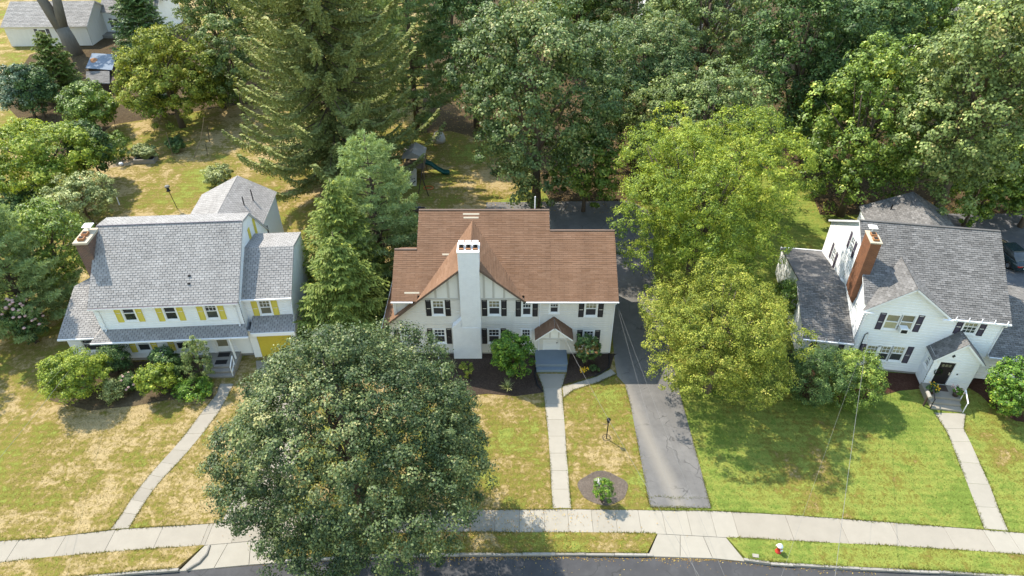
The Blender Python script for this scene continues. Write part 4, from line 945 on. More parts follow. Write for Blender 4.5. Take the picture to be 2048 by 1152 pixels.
for s, x in ((-1, vd - 1.0), (1, vd + 1.1)):
    MB().tube([(vx0 + x, vy - 1.3, 1.35), (vx0 + x, vy - 2.2, .95)], .045, 6).tube([(vx0 + x, vy - 1.3, 1.35), (vx0 + x, vy - 1.3, .45)], .03, 6).tube([(vx0 + x, vy - 2.15, .97), (vx0 + x, vy - 2.15, .05)], .03, 6).build('handrail', 'metal_white' if s > 0 else 'metal_dark', rh)
o = MB().box(-.5, .5, -.3, .3, 0, .015).build('door_mat', 'wood_dark'); o.matrix_world = vf.w @ Matrix.Translation((vd, -.42, .482)); tag(o, 'brown door mat in front of the black front door on the right', 'door mat')
# left wing: shingled lean-to in front, flat roof behind
siding(Frame(rh, -3.3, .05, 0), [[(0, .2), (3.3, .2), (3.3, 2.55), (0, 2.55)]], [], 'siding_white', board=.23)
wfr = Frame(rh, -3.3, .05, 0); window(wfr, 1.0, 2.4, 1.0, 2.3, style='plain', up='glass', low='glass'); shutter(wfr, 2.45, 2.85, 1.0, 2.3, 'navy'); shutter(wfr, .55, .95, 1.0, 2.3, 'navy')
siding(Frame(rh, -3.25, 11.2, -90), [[(0, .2), (11.1, .2), (11.1, 2.55), (6.6, 4.0), (0, 2.57)]], [], 'siding_white', board=.23)
roof(rh, [(-3.5, -.3, 2.6), (-.02, -.3, 2.6), (-.02, 4.6, 4.15), (-3.5, 4.6, 4.15)], 'shingle_slate', seed=77, **RP)
wn_ = np.array([0, 1.45, 6.65]); wn_ = wn_ / np.linalg.norm(wn_)
MB().slab3([(-3.3, 4.605, 4.14), (-.025, 4.605, 4.14), (-.025, 11.25, 2.69), (-3.3, 11.25, 2.69)], wn_, .12).build('rear_roof', 'flatroof', rh)
MB().box(-3.35, -.02, 11.251, 11.35, 2.5, 2.76).build('roof_kerb', 'white', rh)
MB().box(-3.5, -.05, -.42, -.31, 2.48, 2.58).build('gutter', 'gutter', rh)
for x in (-2.9, -2.0, -1.1): MB().box(x - .012, x + .012, -.4, -.32, 2.58, 2.82).build('gutter_strap', 'metal_white', rh)
MB().tube([(.55, -.06, .8), (.55, -.06, 3.3), (.7, -.06, 3.5)], .03, 6).build('service_conduit', 'metal_dark', rh)
# right wing
siding(Frame(rh, RW, .1, 0), [[(0, .2), (5.5, .2), (5.5, 2.6), (0, 2.6)]], [(1.93, 3.07, .93, 2.27)], 'siding_white', board=.23)
wfr = Frame(rh, RW, .1, 0); window(wfr, 1.9, 3.1, .9, 2.3, style='plain', up='glass', low='glass'); shutter(wfr, 1.48, 1.88, .9, 2.3, 'navy'); shutter(wfr, 3.12, 3.52, .9, 2.3, 'navy')
roof(rh, [(RW + .02, -.25, 2.6), (RW + 5.7, -.25, 2.6), (RW + 5.7, 4.4, 4.35), (RW + .02, 4.4, 4.35)], 'shingle_slate', seed=78, **RP)
roof(rh, [(RW + 5.7, 8.6, 2.7), (RW + .02, 8.6, 2.7), (RW + .02, 4.4, 4.35), (RW + 5.7, 4.4, 4.35)], 'shingle_slate', seed=79, **RP)
siding(Frame(rh, RW + 5.5, .1, 90), [[(0, .2), (8.2, .2), (8.2, 2.6), (4.3, 4.2), (0, 2.6)]], [], 'siding_white', board=.23)
MB().box(RW + .05, RW + 5.7, -.37, -.262, 2.47, 2.58).build('gutter', 'gutter', rh)
for x in (.9, 1.8, 2.7, 3.6): MB().box(RW + x - .012, RW + x + .012, -.36, -.28, 2.58, 2.82).build('gutter_strap', 'metal_white', rh)
# rear ell
qx0, qx1, qy1, qe, qr, qz = 3.9, 10.6, 16.4, 4.3, 7.6, 6.1
siding(Frame(rh, qx1, RD, 90), [[(0, .2), (qy1 - RD, .2), (qy1 - RD, qe), (0, qe)]], [], 'siding_white', board=.23)
siding(Frame(rh, qx0, qy1, -90), [[(0, .2), (qy1 - RD, .2), (qy1 - RD, qe), (0, qe)]], [], 'siding_white', board=.23)
siding(Frame(rh, qx1, qy1, 180), [[(0, .2), (qx1 - qx0, .2), (qx1 - qx0, qe), (qx1 - qr, qz - .1), (0, qe)]], [], 'siding_white', board=.23)
roof(rh, [(qx1 + .2, RD - 2, qe), (qx1 + .2, qy1 + .2, qe), (qr, qy1 + .2, qz), (qr, RD - 2, qz)], 'shingle_slate', seed=80, **RP)
roof(rh, [(qx0 - .2, qy1 + .2, qe), (qx0 - .2, RD - 2, qe), (qr, RD - 2, qz), (qr, qy1 + .2, qz)], 'shingle_slate', seed=81, **RP)
MB().tube([(5.6, 14.8, 4.9), (5.6, 14.8, 5.7)], .06, 8).build('vent_pipe', 'metal_dark', rh)
# red brick chimney with stepped foot
ch = MB().box(-.42, .26, 2.0, 3.5, 4.9, 9.5).box(-.28, -.02, 2.1, 3.4, 4.6, 4.9).box(-.15, -.02, 2.2, 3.3, 4.3, 4.6).build('chimney', 'red_brick', rh, bevel=.015)
MB().box(-.47, .31, 1.95, 3.55, 9.502, 9.62).build('crown', 'cap', ch, bevel=.03)
for y in (2.35, 2.95):
    fl = MB().box(-.27, .11, y - .19, y + .19, 9.622, 9.76).build('flue', 'clay', ch); MB().box(-.21, .05, y - .13, y + .13, 9.761, 9.77).build('flue_opening', 'soot', fl)
MB().box(-.36, .2, 3.2, 3.7, 9.95, 9.99).box(-.12, -.04, 3.35, 3.43, 9.62, 9.95).build('flue_cap', 'white', ch)

# ================================================================== vegetation
RNG = np.random.default_rng(11)
def unit(v): return v / np.maximum(np.linalg.norm(v, axis=-1, keepdims=True), 1e-9)
def rand_dir(n, rng): return unit(rng.normal(size=(n, 3)))
def quads(name, V, T, material, parent=None):
    """V: (n,4,3) leaf corners, T: (n,) tint"""
    n = len(V); me = bpy.data.meshes.new(name)
    me.vertices.add(4 * n); me.vertices.foreach_set('co', V.reshape(-1).astype(np.float32))
    me.loops.add(4 * n); me.loops.foreach_set('vertex_index', np.arange(4 * n, dtype=np.int32))
    me.polygons.add(n); me.polygons.foreach_set('loop_start', np.arange(0, 4 * n, 4, dtype=np.int32))
    me.materials.append(M[material])
    me.attributes.new('tint', 'FLOAT', 'FACE').data.foreach_set('value', np.clip(T, 0, 1).astype(np.float32))
    me.update(calc_edges=True); me.validate()
    o = bpy.data.objects.new(name, me); link(o, parent)
    return o
def tris(name, V, T, material):
    n = len(V); me = bpy.data.meshes.new(name)
    me.vertices.add(3 * n); me.vertices.foreach_set('co', V.reshape(-1).astype(np.float32))
    me.loops.add(3 * n); me.loops.foreach_set('vertex_index', np.arange(3 * n, dtype=np.int32))
    me.polygons.add(n); me.polygons.foreach_set('loop_start', np.arange(0, 3 * n, 3, dtype=np.int32))
    me.materials.append(M[material]); me.attributes.new('tint', 'FLOAT', 'FACE').data.foreach_set('value', np.clip(T, 0, 1).astype(np.float32))
    me.update(calc_edges=True); o = bpy.data.objects.new(name, me); return link(o)
def leaves(P, N, size, rng, aspect=.75, droop=.25):
    """folded kite-shaped leaves at P facing N"""
    n = len(P); t = rand_dir(n, rng); t = unit(t - N * np.sum(t * N, 1, keepdims=True)); t[:, 2] -= droop; t = unit(t); s = unit(np.cross(N, t))
    L = (size * rng.uniform(.65, 1.25, n))[:, None]; w = L * aspect * .5
    fold = N * L * .12
    return np.stack([P - t * L * .5, P + s * w - t * L * .05 + fold, P + t * L * .5, P - s * w - t * L * .05 + fold], 1)
def crown_points(R, n, rng, lobes=26, clump=.34, lobe_r=(.30, .44), per=40, shell=.78, hollow=.5, low=-.92, jit=.32, taper=0.0, boxy=0.0):
    """leaf positions in lobed clumps round an ellipsoid with radii R; returns positions, normals, tints"""
    R = np.array(R, float); k = np.arange(lobes) + .5
    z = np.clip(1 - (1 - low) * k / lobes, -1, 1); ph = k * 2.39996 + rng.uniform(0, 6.28); rr = np.sqrt(1 - z * z)
    D = unit(np.stack([rr * np.cos(ph), rr * np.sin(ph), z], 1) + rng.normal(size=(lobes, 3)) * .16)
    lr = rng.uniform(*lobe_r, lobes); C = D * (1.0 - lr * .92 - rng.random(lobes) ** 1.6 * jit)[:, None]
    if boxy: C = np.sign(C) * np.abs(C) ** (1 - boxy)
    if taper:
        k_ = np.interp(C[:, 2] / .8, [-1, -.55, 0, .3, .6, 1], 1 - taper * np.array([.22, 0, .30, .45, .62, .85])); C[:, 0] *= k_; C[:, 1] *= k_; lr = lr * k_ ** .6
    C = np.vstack([C, rng.normal(size=(max(3, lobes // 6), 3)) * .25]); lr = np.append(lr, np.full(len(C) - lobes, .42))
    nc = int(n / per); i = rng.choice(len(C), nc, p=lr ** 2 / np.sum(lr ** 2))
    d = rand_dir(nc, rng); flip = (d[:, 2] < -.25) & (rng.random(nc) < .6); d[flip, 2] *= -1
    rad = lr[i] * (shell + (1.06 - shell) * rng.random(nc) ** .45)
    q = C[i] + d * rad[:, None]
    rho = np.linalg.norm(q, axis=1)
    keep = (rho > hollow) | (rng.random(nc) < .25)
    # drop clumps buried in other lobes
    dist = np.linalg.norm(q[:, None, :] - C[None], axis=2) / lr[None]; dist[np.arange(nc), i] = 9
    keep &= (dist.min(1) > .62) | (rng.random(nc) < .3)
    q, d, i = q[keep], d[keep], i[keep]; nc = len(q)
    m = max(1, int(n / nc)); ctint = np.clip(rng.normal(.44, .12, nc) + rng.normal(0, .09, len(C))[i], 0, 1)
    cr = clump * rng.uniform(.55, 1.4, nc)
    P = np.repeat(q * R, m, 0); Dn = np.repeat(unit(d / R * R.mean()), m, 0)
    e = rand_dir(nc * m, rng); e = unit(e + Dn * .35 + np.array([0, 0, .35])); lump = rng.uniform(.35, 1.0, nc * m) ** .6
    lump = lump * (1 + .35 * np.maximum(0, rng.normal(0, .6, nc * m)))
    off = e * (np.repeat(cr, m) * lump)[:, None]; off[:, 2] *= .75
    P = P + off
    N = unit(e * .85 + Dn * .3 + np.array([0, 0, .35]) + rng.normal(size=P.shape) * .27)
    T = np.repeat(ctint, m) + rng.normal(0, .20, nc * m)
    return P, N, T, C * R
def fit(box, clear, hmin=.35, hmax=3.0):
    """crown ellipsoid whose picture fills the photo rectangle: centre and radii in metres"""
    x0, y0, x1, y1 = box; cx, cy = (x0 + x1) / 2, (y0 + y1) / 2; z = clear + 3.0
    for _ in range(30):
        p = g(cx, cy, z); zc = depth(p); u = zc / CAM_F; r = (x1 - x0) / 2 * u; v = (y1 - y0) / 2 * u
        ph = CAM_PITCH + math.atan((cy - 576) / CAM_F)
        h2 = max(v * v - (r * math.sin(ph)) ** 2, (hmin * r * math.cos(ph)) ** 2); h = min(math.sqrt(h2) / math.cos(ph), hmax * r)
        z = .5 * z + .5 * (clear + h)
    return g(cx, cy, z), r, h
def trunk_mesh(base, top, r, forks, rng, seg=8):
    b = MB(); pts = []
    for k in range(6):
        t = k / 5; p = np.array(base) * (1 - t) + np.array(top) * t + np.array([rng.normal(), rng.normal(), 0]) * .12 * math.sin(math.pi * t); pts.append(p)
    b.tube(pts, [r * (1.35 if k == 0 else 1 - .6 * k / 5) for k in range(6)], seg)
    for q in forks:
        s = pts[2 + int(rng.integers(0, 3))]; m = (np.array(s) + q) / 2 + np.array([0, 0, -.06 * np.linalg.norm(q - s)])
        b.tube([s, m, q], [r * .42, r * .26, r * .07], 6)
    return b
def tree(name, label, box, clear, n, size, material, cat='tree', seed=0, lobes=26, clump=.34, bark='bark', lobe_r=(.30, .44), trunk_r=None, aspect=.75, group=None, per=40, ry=1.0, geom=None, **kw):
    rng = np.random.default_rng(1000 + seed); c, r, h = fit(box, clear)
    if geom: c, r, h = np.array(geom[:3]), geom[3], geom[4]
    root = empty(name, (c[0], c[1], 0), 0, label, cat, group)
    P, N, T, C = crown_points((r * .97, r * .97 * ry, h * .97), n, rng, lobes, clump, lobe_r, per, **kw)
    P = P + np.array([0, 0, c[2]]); lo = P[:, 2] > .06; P, N, T = P[lo], N[lo], T[lo]
    V = leaves(P, N, size * 1.04, rng, aspect); o = quads('crown', V, T, material, root)
    if cat in ('tree',):
        C = C + np.array([0, 0, c[2]]); f = [q for q in C if q[2] > clear * .6][:14]
        trunk_mesh((0, 0, -.1), (rng.normal() * .3, rng.normal() * .3, c[2] + h * .35), trunk_r or max(.1, r * .05), f, rng).build('trunk', bark, root, True)
    else:
        b = MB()
        for k in range(6):
            q = C[rng.integers(0, len(C))] * .8 + np.array([0, 0, c[2]]); q[2] = max(q[2], .2); b.tube([(rng.normal() * .1, rng.normal() * .1, -.05), q * .5 + np.array([0, 0, .02]), q], [.035, .025, .01], 5)
        b.build('stems', bark, root)
    return root
def conifer(name, label, base, H, R, material, seed=0, z0=1.0, dz=.55, nb=8, mode='hang', size=.2, dens=.13, power=.8, rise=.1, sag=.35, tip=.35, bark='bark', trunk_r=.3, tintm=.45, rjit=.25, lat=.5):
    """whorled branches that sag and lift at the tip, hung or fringed with needle sprays"""
    rng = np.random.default_rng(2000 + seed); root = empty(name, (base[0], base[1], 0), 0, label, 'tree')
    VV = []; TT = []; tb = MB(); tb.tube([(0, 0, -.1), (.05, 0, H * .5), (0, .05, H)], [trunk_r * 1.2, trunk_r * .6, .03], 9)
    z = z0
    while z < H - .2:
        f = 1 - (z - z0) / (H - z0); Lm = R * f ** power
        k = max(4, int(nb * (.5 + .5 * f) + .5)); a0 = rng.uniform(0, 6.28)
        for j in range(k):
            a = a0 + 2 * math.pi * j / k + rng.normal(0, .18); L = max(.25, Lm * rng.uniform(1 - rjit, 1 + rjit * .35)); zz = z + rng.uniform(-.25, .25)
            ns = max(3, int(L / dens)); s = (np.arange(ns) + rng.random(ns)) / ns; s = s[s > (.12 if L > 1.5 else 0)]; ns = len(s)
            if ns == 0: continue
            cv = rng.normal(0, .12); ang = a + cv * s
            hgt = rise * L * s - sag * L * s * (1 - s) * 1.6 - (sag * .35) * L * s + tip * L * np.clip(s - .6, 0, 1) ** 2 * 1.6
            Pb = np.stack([np.cos(ang) * L * s, np.sin(ang) * L * s, zz + hgt], 1)
            out = np.stack([np.cos(ang), np.sin(ang), np.zeros(ns)], 1); side = np.stack([-np.sin(ang), np.cos(ang), np.zeros(ns)], 1)
            if L > 1.6 and trunk_r > .15: tb.tube([(0, 0, zz), Pb[ns // 2] * .98, Pb[int(ns * .85)]], [.045 + .006 * L, .03, .008], 4, False)
            taper = (1 - s) ** .6 * .8 + .25
            for sg in (-1, 1):
                if mode == 'hang':
                    m = 4; w0 = lat * np.minimum(L * .35, 1.0) * taper * rng.uniform(.3, 1.1, ns); st = Pb + side * (sg * w0)[:, None] * .55 + out * (w0 * .25)[:, None]
                    ln = rng.uniform(.45, 1.1, ns) * np.minimum(1, .35 + L * .12) * (.45 + .6 * taper)
                    for q in range(m):
                        P = st + np.stack([rng.normal(0, .05, ns), rng.normal(0, .05, ns), -ln * (q + .3) / m], 1); t = unit(np.stack([rng.normal(0, .22, ns), rng.normal(0, .22, ns), -np.ones(ns)], 1) + out * .25)
                        w = unit(np.cross(t, rand_dir(ns, rng))); l = (ln / m * .85)[:, None]; ww = size * .28 * rng.uniform(.6, 1.2, ns)[:, None]
                        VV.append(np.stack([P - t * l * .5, P + w * ww, P + t * l * .65, P - w * ww], 1)); TT.append(np.clip(rng.normal(tintm, .16, ns), 0, 1))
                    # needles lying along the top of the branch
                    for q in range(2):
                        P = Pb + side * (sg * w0 * rng.random(ns))[:, None] + np.array([0, 0, .04]); t = unit(out * .8 + side * sg * .7 + rng.normal(0, .2, (ns, 3))); w = unit(np.cross(t, np.array([0, 0, 1.0]) + rng.normal(0, .5, (ns, 3)))); l = size * 1.3 * rng.uniform(.6, 1.2, ns)[:, None]
                        VV.append(np.stack([P - t * l * .4, P + w * l * .26, P + t * l * .6, P - w * l * .26], 1)); TT.append(np.clip(rng.normal(tintm + .22, .15, ns), 0, 1))
                elif mode == 'flat':
                    w0 = lat * np.minimum(L * .5, 1.5) * taper
                    for q in range(5):
                        fr_ = (q + rng.random(ns)) / 5; P = Pb + side * (sg * w0 * fr_)[:, None] + out * (w0 * fr_ * .6)[:, None]; P[:, 2] -= .28 * (w0 * fr_) ** 1.5 + rng.normal(0, .05, ns)
                        t = unit(side * sg * .7 + out * .75 + np.array([0, 0, -.35]) + rng.normal(0, .25, (ns, 3))); w = unit(np.cross(t, np.array([0, 0, 1.0]) + rng.normal(0, .45, (ns, 3)))); l = size * 1.5 * rng.uniform(.6, 1.25, ns)[:, None]
                        VV.append(np.stack([P - t * l * .5, P + w * l * .2, P + t * l * .5, P - w * l * .2], 1)); TT.append(np.clip(rng.normal(tintm + .25 * (fr_ > .7), .15, ns), 0, 1))
                else:
                    sel = s > .3; m = int(sel.sum())
                    if m == 0: continue
                    w0 = lat * np.minimum(L * .4, .8) * taper[sel] * rng.uniform(.1, 1, m); Q = Pb[sel] + side[sel] * (sg * w0)[:, None] + out[sel] * (w0 * .5)[:, None] + np.array([0, 0, .08])
                    ax = unit(out[sel] * .7 + side[sel] * sg * .35 + np.array([0, 0, .6])); tt = np.clip(rng.normal(tintm, .16, m), 0, 1)
                    for q in range(8):
                        t = unit(ax * .7 + rand_dir(m, rng) * .85); w = unit(np.cross(t, rand_dir(m, rng))); l = size * rng.uniform(.7, 1.2, m)[:, None]
                        VV.append(np.stack([Q, Q + t * l * .5 + w * size * .1, Q + t * l, Q + t * l * .5 - w * size * .1], 1)); TT.append(tt + rng.normal(0, .08, m))
        z += dz * rng.uniform(.75, 1.25) * (.55 + .45 * f if f > .15 else .6)
    V = np.concatenate(VV); T = np.concatenate(TT); ok = V[:, :, 2].min(1) > .05; V, T = V[ok], T[ok]
    quads('crown', V, T, material, root); tb.build('trunk', bark, root, True)
    return root

LEAFN = 0.57
def N_(n): return int(n * LEAFN)
# the street tree in front
tree('maple_tree', 'huge round grey-green maple by the sidewalk hiding the left front corner of the grey house', (394, 588, 1004, 1178), 1.8, 180000, .118, 'leaf_maple', seed=3, lobes=84, clump=0.42, lobe_r=(.18, .29), trunk_r=.38, hollow=.55, taper=.8, jit=.17, geom=(-8.25, 22.9, 8.3, 8.75, 7.5))
# behind the middle house
sp = g(683, 352)
conifer('spruce_tree', 'tall drooping spruce behind the left house and the play set', sp, 31, 10.6, 'needle_spruce', 2, z0=2.4, dz=1.3, nb=11, mode='hang', size=.36, dens=.115, power=.42, rise=.12, sag=.26, tip=.62, trunk_r=.45, lat=.95, rjit=.3, tintm=.4)
conifer('white_pine', 'bluish white pine between the spruce and the left edge of the brown roof', (-11.2, 48.0), 13.0, 4.6, 'needle_pine', 3, z0=1.0, dz=.8, nb=8, mode='tuft', size=.36, dens=.085, power=.55, rise=.45, sag=.1, tip=.1, trunk_r=.2, lat=1.0)
conifer('hemlock_tree', 'feathery yellow-green hemlock leaning against the front of the bluish pine', (-13.4, 44.6), 11.0, 4.3, 'needle_hem', 4, z0=.5, dz=.5, nb=9, mode='flat', size=.2, dens=.13, power=.75, rise=.25, sag=.15, tip=-.15, trunk_r=.16, lat=.9, tintm=.5)
conifer('hemlock_tree', 'lower feathery hemlock beside the garage wing, in front of the other hemlock', (-12.5, 40.0), 9.4, 4.3, 'needle_hem', 5, z0=.4, dz=.5, nb=9, mode='flat', size=.2, dens=.13, power=.75, rise=.25, sag=.15, tip=-.15, trunk_r=.16, lat=.9, tintm=.42)
conifer('white_pine', 'dark pine behind the right side of the tall spruce', g(835, 265), 24, 6.5, 'needle_pine', 6, z0=3, dz=1.1, nb=8, mode='tuft', size=.5, dens=.16, power=.6, rise=.25, sag=.15, tip=.1, trunk_r=.3, tintm=.15, lat=1.0)
tree('maple_tree', 'dark green maple between the tall spruce and the big woodland maple', (845, -70, 1050, 235), 1.5, N_(48000), .26, 'leaf_dark', seed=7, lobes=30, clump=0.68)
tree('maple_tree', 'big woodland maple with pale leaf tips straight behind the brown roof', (892, -30, 1262, 425), .8, N_(115000), .24, 'leaf_wood', seed=8, lobes=52, clump=0.68, lobe_r=(.2, .32), hollow=.6)
tree('understory_tree', 'low fresh green tree at the foot of the big woodland maple', (1100, 240, 1245, 428), .2, N_(22000), .24, 'leaf_green', seed=9, lobes=24, clump=0.47)
tree('ash_tree', 'grey-green ash with tan tinges behind the bright yellow-green tree', (1232, 115, 1585, 430), .8, N_(60000), .23, 'leaf_olive', seed=10, lobes=46, clump=0.61, lobe_r=(.2, .33))
tree('walnut_tree', 'bright yellow-green tree beside the right end of the brown roof', (1210, 214, 1606, 600), 1.2, 108000, .155, 'leaf_bright', seed=12, lobes=64, clump=0.42, lobe_r=(.17, .29), hollow=.35, aspect=.55, boxy=.2)
tree('japanese_maple', 'golden-green spreading maple overhanging the asphalt driveway', (1268, 512, 1612, 826), .5, 88000, .12, 'leaf_gold', seed=13, lobes=52, clump=0.36, lobe_r=(.18, .30), hollow=.25, aspect=.6, boxy=.08)
tree('oak_tree', 'dark oak at the top edge between the ash trees and the vivid green maple', (1480, -90, 1730, 310), 1.5, N_(55000), .27, 'leaf_dark', seed=14, lobes=40, clump=0.68, lobe_r=(.2, .33))
tree('maple_tree', 'vivid green maple behind the left end of the slate roof', (1592, 75, 1885, 440), .6, N_(85000), .23, 'leaf_green', seed=15, lobes=46, clump=0.57, lobe_r=(.2, .32))
tree('silver_maple', 'tall silver maple with a leaning trunk behind the slate roofed house', (1800, -60, 2140, 465), 3.0, N_(90000), .24, 'leaf_olive', seed=16, lobes=50, clump=0.61, lobe_r=(.18, .3), trunk_r=.45)
# left side
tree('witch_hazel_tree', 'golden-leaved spreading tree beside the tin shed', (222, 52, 448, 262), .0, N_(60000), .25, 'leaf_gold', seed=19, lobes=40, clump=0.57, lobe_r=(.22, .35))
conifer('cypress_tree', 'dark evergreen at the top edge behind the golden spreading tree', g(300, 110), 13, 5, 'leaf_dark', 20, z0=.5, dz=.7, nb=8, mode='flat', size=.34, dens=.2, power=.7, rise=.2, sag=.1, tip=0, lat=.9)
tree('locust_tree', 'yellow-olive tree at the top edge left of the tall spruce', (340, -110, 505, 130), 2, N_(36000), .26, 'leaf_olive', seed=21, lobes=30, clump=0.68)
tree('linden_tree', 'olive tree with thin top in the shade left of the tall spruce trunk', (400, 30, 520, 220), 1.0, N_(20000), .25, 'leaf_olive', seed=22, lobes=24, clump=0.57)
tree('magnolia_tree', 'yellow-green rounded tree at the left edge above the green hedge tree', (-60, 222, 232, 405), .8, N_(52000), .22, 'leaf_bright', seed=23, lobes=40, clump=0.54, lobe_r=(.2, .34))
tree('holly_tree', 'dark tree between the yellow-green rounded tree and the vegetable garden', (128, 238, 228, 362), .4, N_(22000), .2, 'leaf_dark', seed=24, lobes=24, clump=0.47)
tree('holly_tree', 'bluish dark holly below the far grey garage', (-5, 128, 98, 232), .3, N_(22000), .24, 'leaf_blue', seed=25, lobes=24, clump=0.54)
conifer('cypress_tree', 'narrow dark cypress in front of the forked trunk', g(135, 196), 8.8, 3.4, 'needle_hem', 26, z0=.3, dz=.6, nb=8, mode='flat', size=.3, dens=.17, power=.6, rise=.35, sag=.05, tip=0, tintm=.15, lat=.9)
tree('lilac_tree', 'mid green lilac in front of the tin shed', (120, 165, 240, 265), .2, N_(24000), .24, 'leaf_green', seed=27, lobes=24, clump=0.54)
tree('apple_tree', 'pale-leaved small apple tree beside the left house chimney', (93, 342, 240, 458), .5, N_(26000), .17, 'leaf_pale', seed=28, lobes=28, clump=0.41)
tree('dogwood_tree', 'rounded green tree behind the brown brick chimney', (30, 395, 200, 600), .4, N_(42000), .16, 'leaf_green', seed=29, lobes=36, clump=0.43, lobe_r=(.22, .35))
tree('boxelder_tree', 'low dark green tree at the left edge below the yellow-green rounded tree', (-30, 370, 100, 450), .3, N_(18000), .2, 'leaf_dark', seed=30, lobes=22, clump=0.47)
conifer('white_pine', 'bluish pine at the left edge beside the sunroom', (-37.6, 41.0), 12.2, 4.4, 'needle_pine', 31, z0=.6, dz=.7, nb=9, mode='tuft', size=.36, dens=.085, power=.55, rise=.35, sag=.1, tip=.1, trunk_r=.22, lat=1.0, tintm=.4)
tree('beech_tree', 'green tree at the top edge behind the far shingled cottage', (200, -90, 330, 40), 2, N_(16000), .3, 'leaf_dark', seed=33, lobes=24, clump=0.68)
# old forked tree near the far garage
fb = g(150, 108); ft = empty('forked_tree', (fb[0], fb[1], 0), 0, 'thick grey forked trunk standing in front of the far grey garage', 'tree')
b = MB(); b.tube([(0, 0, -.2), (-.2, 0, 2.5), (-.5, 0, 4.0)], [1.25, 1.0, .95], 12); b.tube([(-.5, 0, 3.6), (-2.0, .3, 8), (-3.8, 1, 15)], [.95, .7, .4], 10); b.tube([(-.4, 0, 3.6), (.3, .2, 8), (.6, .5, 16)], [.8, .62, .35], 10); b.tube([(-.3, .3, 3.5), (-.6, 1.5, 9), (-.4, 3, 15)], [.6, .4, .3], 8)
b.build('trunk', 'bark_grey', ft, True)
P, N, T, C = crown_points((6, 6, 4), 14000, np.random.default_rng(77), 26, .5); quads('crown', leaves(P + np.array([-1.5, 0, 17.5]), N, .3, np.random.default_rng(78)), T, 'leaf_green', ft)

# back row, each a copy of a tree kind at its own place, turn and size
def again(src_label, name, label, px, py, sc, turn, cat='tree'):
    src = next(o for o in COL.objects if o.get('label', '').startswith(src_label)); p = g(px, py); c = copy_tree(src, None)
    c.name = name; c.location = (p[0], p[1], 0); c.rotation_euler = (0, 0, turn); c.scale = sc; c['label'] = label; c['category'] = cat
    return c
again('grey-green ash', 'ash_tree', 'light green tall ash at the top edge right of the big woodland maple', 1390, 215, (1.1, 1.1, 1.25), .6)
again('vivid green', 'maple_tree', 'fresh green maple at the top edge behind the silver maple', 1800, 215, (1.1, 1.1, 1.2), 2.9)
again('big woodland', 'maple_tree', 'green maple crown at the top edge in front of the hidden pale house', 1245, 150, (.8, .8, .9), 5.1)
nt_ = again('rounded green tree', 'dogwood_tree', 'green tree cut by the left edge in front of the bluish pine', 20, 700, (1.05, 1.05, 1.15), 2.0); nt_.location = (-42.5, 36.5, 0)
again('dark oak', 'elm_tree', 'dark elm behind the vivid green maple and the dark oak', 1630, 320, (.7, .7, .75), 2.0)
again('dark oak', 'oak_tree', 'dark oak behind the gap between pine and dark green maple', 905, 110, (1, 1, 1.1), 1.1)
again('vivid green', 'maple_tree', 'green maple at the top edge behind the big woodland maple', 1150, 130, (1.05, 1.05, 1.1), 2.2)
again('grey-green ash', 'ash_tree', 'olive ash at the top edge behind the tall light green ash', 1400, 105, (1.1, 1.1, 1.25), 3.0)
again('dark green maple', 'maple_tree', 'dark maple at the top edge behind the dark oak', 1640, 110, (1.1, 1.1, 1.2), .7)
again('vivid green', 'maple_tree', 'leafy green maple at the top edge left of the glimpsed white house', 1780, 120, (1.1, 1.1, 1.1), 4.1)
again('grey-green ash', 'ash_tree', 'greyish ash at the top right corner beyond the white house', 2080, 140, (1.1, 1.1, 1.2), 5.0)
again('grey-green ash', 'ash_tree', 'pale ash at the right edge behind the parked car', 2075, 420, (.75, .75, .8), 2.0)
again('olive tree with thin', 'linden_tree', 'olive tree at the top edge behind the tall spruce top', 480, 110, (1.2, 1.2, 1.3), 2.0)
again('dark pine behind', 'white_pine', 'dark pine at the top edge behind the trunk of the tall spruce', 590, 150, (1, 1, 1), 2.0)
again('dark pine behind', 'white_pine', 'dark pine at the top edge right of the tall spruce', 760, 190, (.9, .9, .95), 4.0)
again('low fresh green tree', 'understory_tree', 'understory tree in the shade between the vivid green maple and the bright tree', 1600, 330, (.9, .9, .9), 1.0)
again('big woodland', 'maple_tree', 'maple filling the gap between the big woodland maple and the ash trees', 1262, 330, (.8, .8, .8), 2.6)
again('dark green maple', 'maple_tree', 'dark maple in the shade behind the vivid green maple', 1690, 290, (1, 1, 1), 3.3)
again('low fresh green tree', 'understory_tree', 'understory tree over the rear driveway beside the parked car', 2040, 455, (1.2, 1.2, 1.1), .5)
again('low fresh green tree', 'understory_tree', 'understory tree right of the rear wing roof', 1925, 452, (.9, .9, .9), 4.5)
again('grey-green ash', 'ash_tree', 'ash filling the wood behind the silver maple', 1900, 300, (1, 1, 1.1), 1.2)
again('mid green lilac', 'lilac_tree', 'green thicket right of the golden spreading tree', 450, 215, (1.1, 1.1, 1.0), 2.0)
again('dark tree between', 'holly_tree', 'dark thicket between the tin shed and the bluish holly', 90, 235, (1.1, 1.1, 1.0), 1.0)
again('dark tree between', 'holly_tree', 'dark thicket under the golden spreading tree', 330, 235, (1.0, .9, .6), 2.2)
again('low fresh green tree', 'understory_tree', 'understory tree under the silver maple beside the rear wing roof', 1960, 420, (1, 1, .9), 2.5)

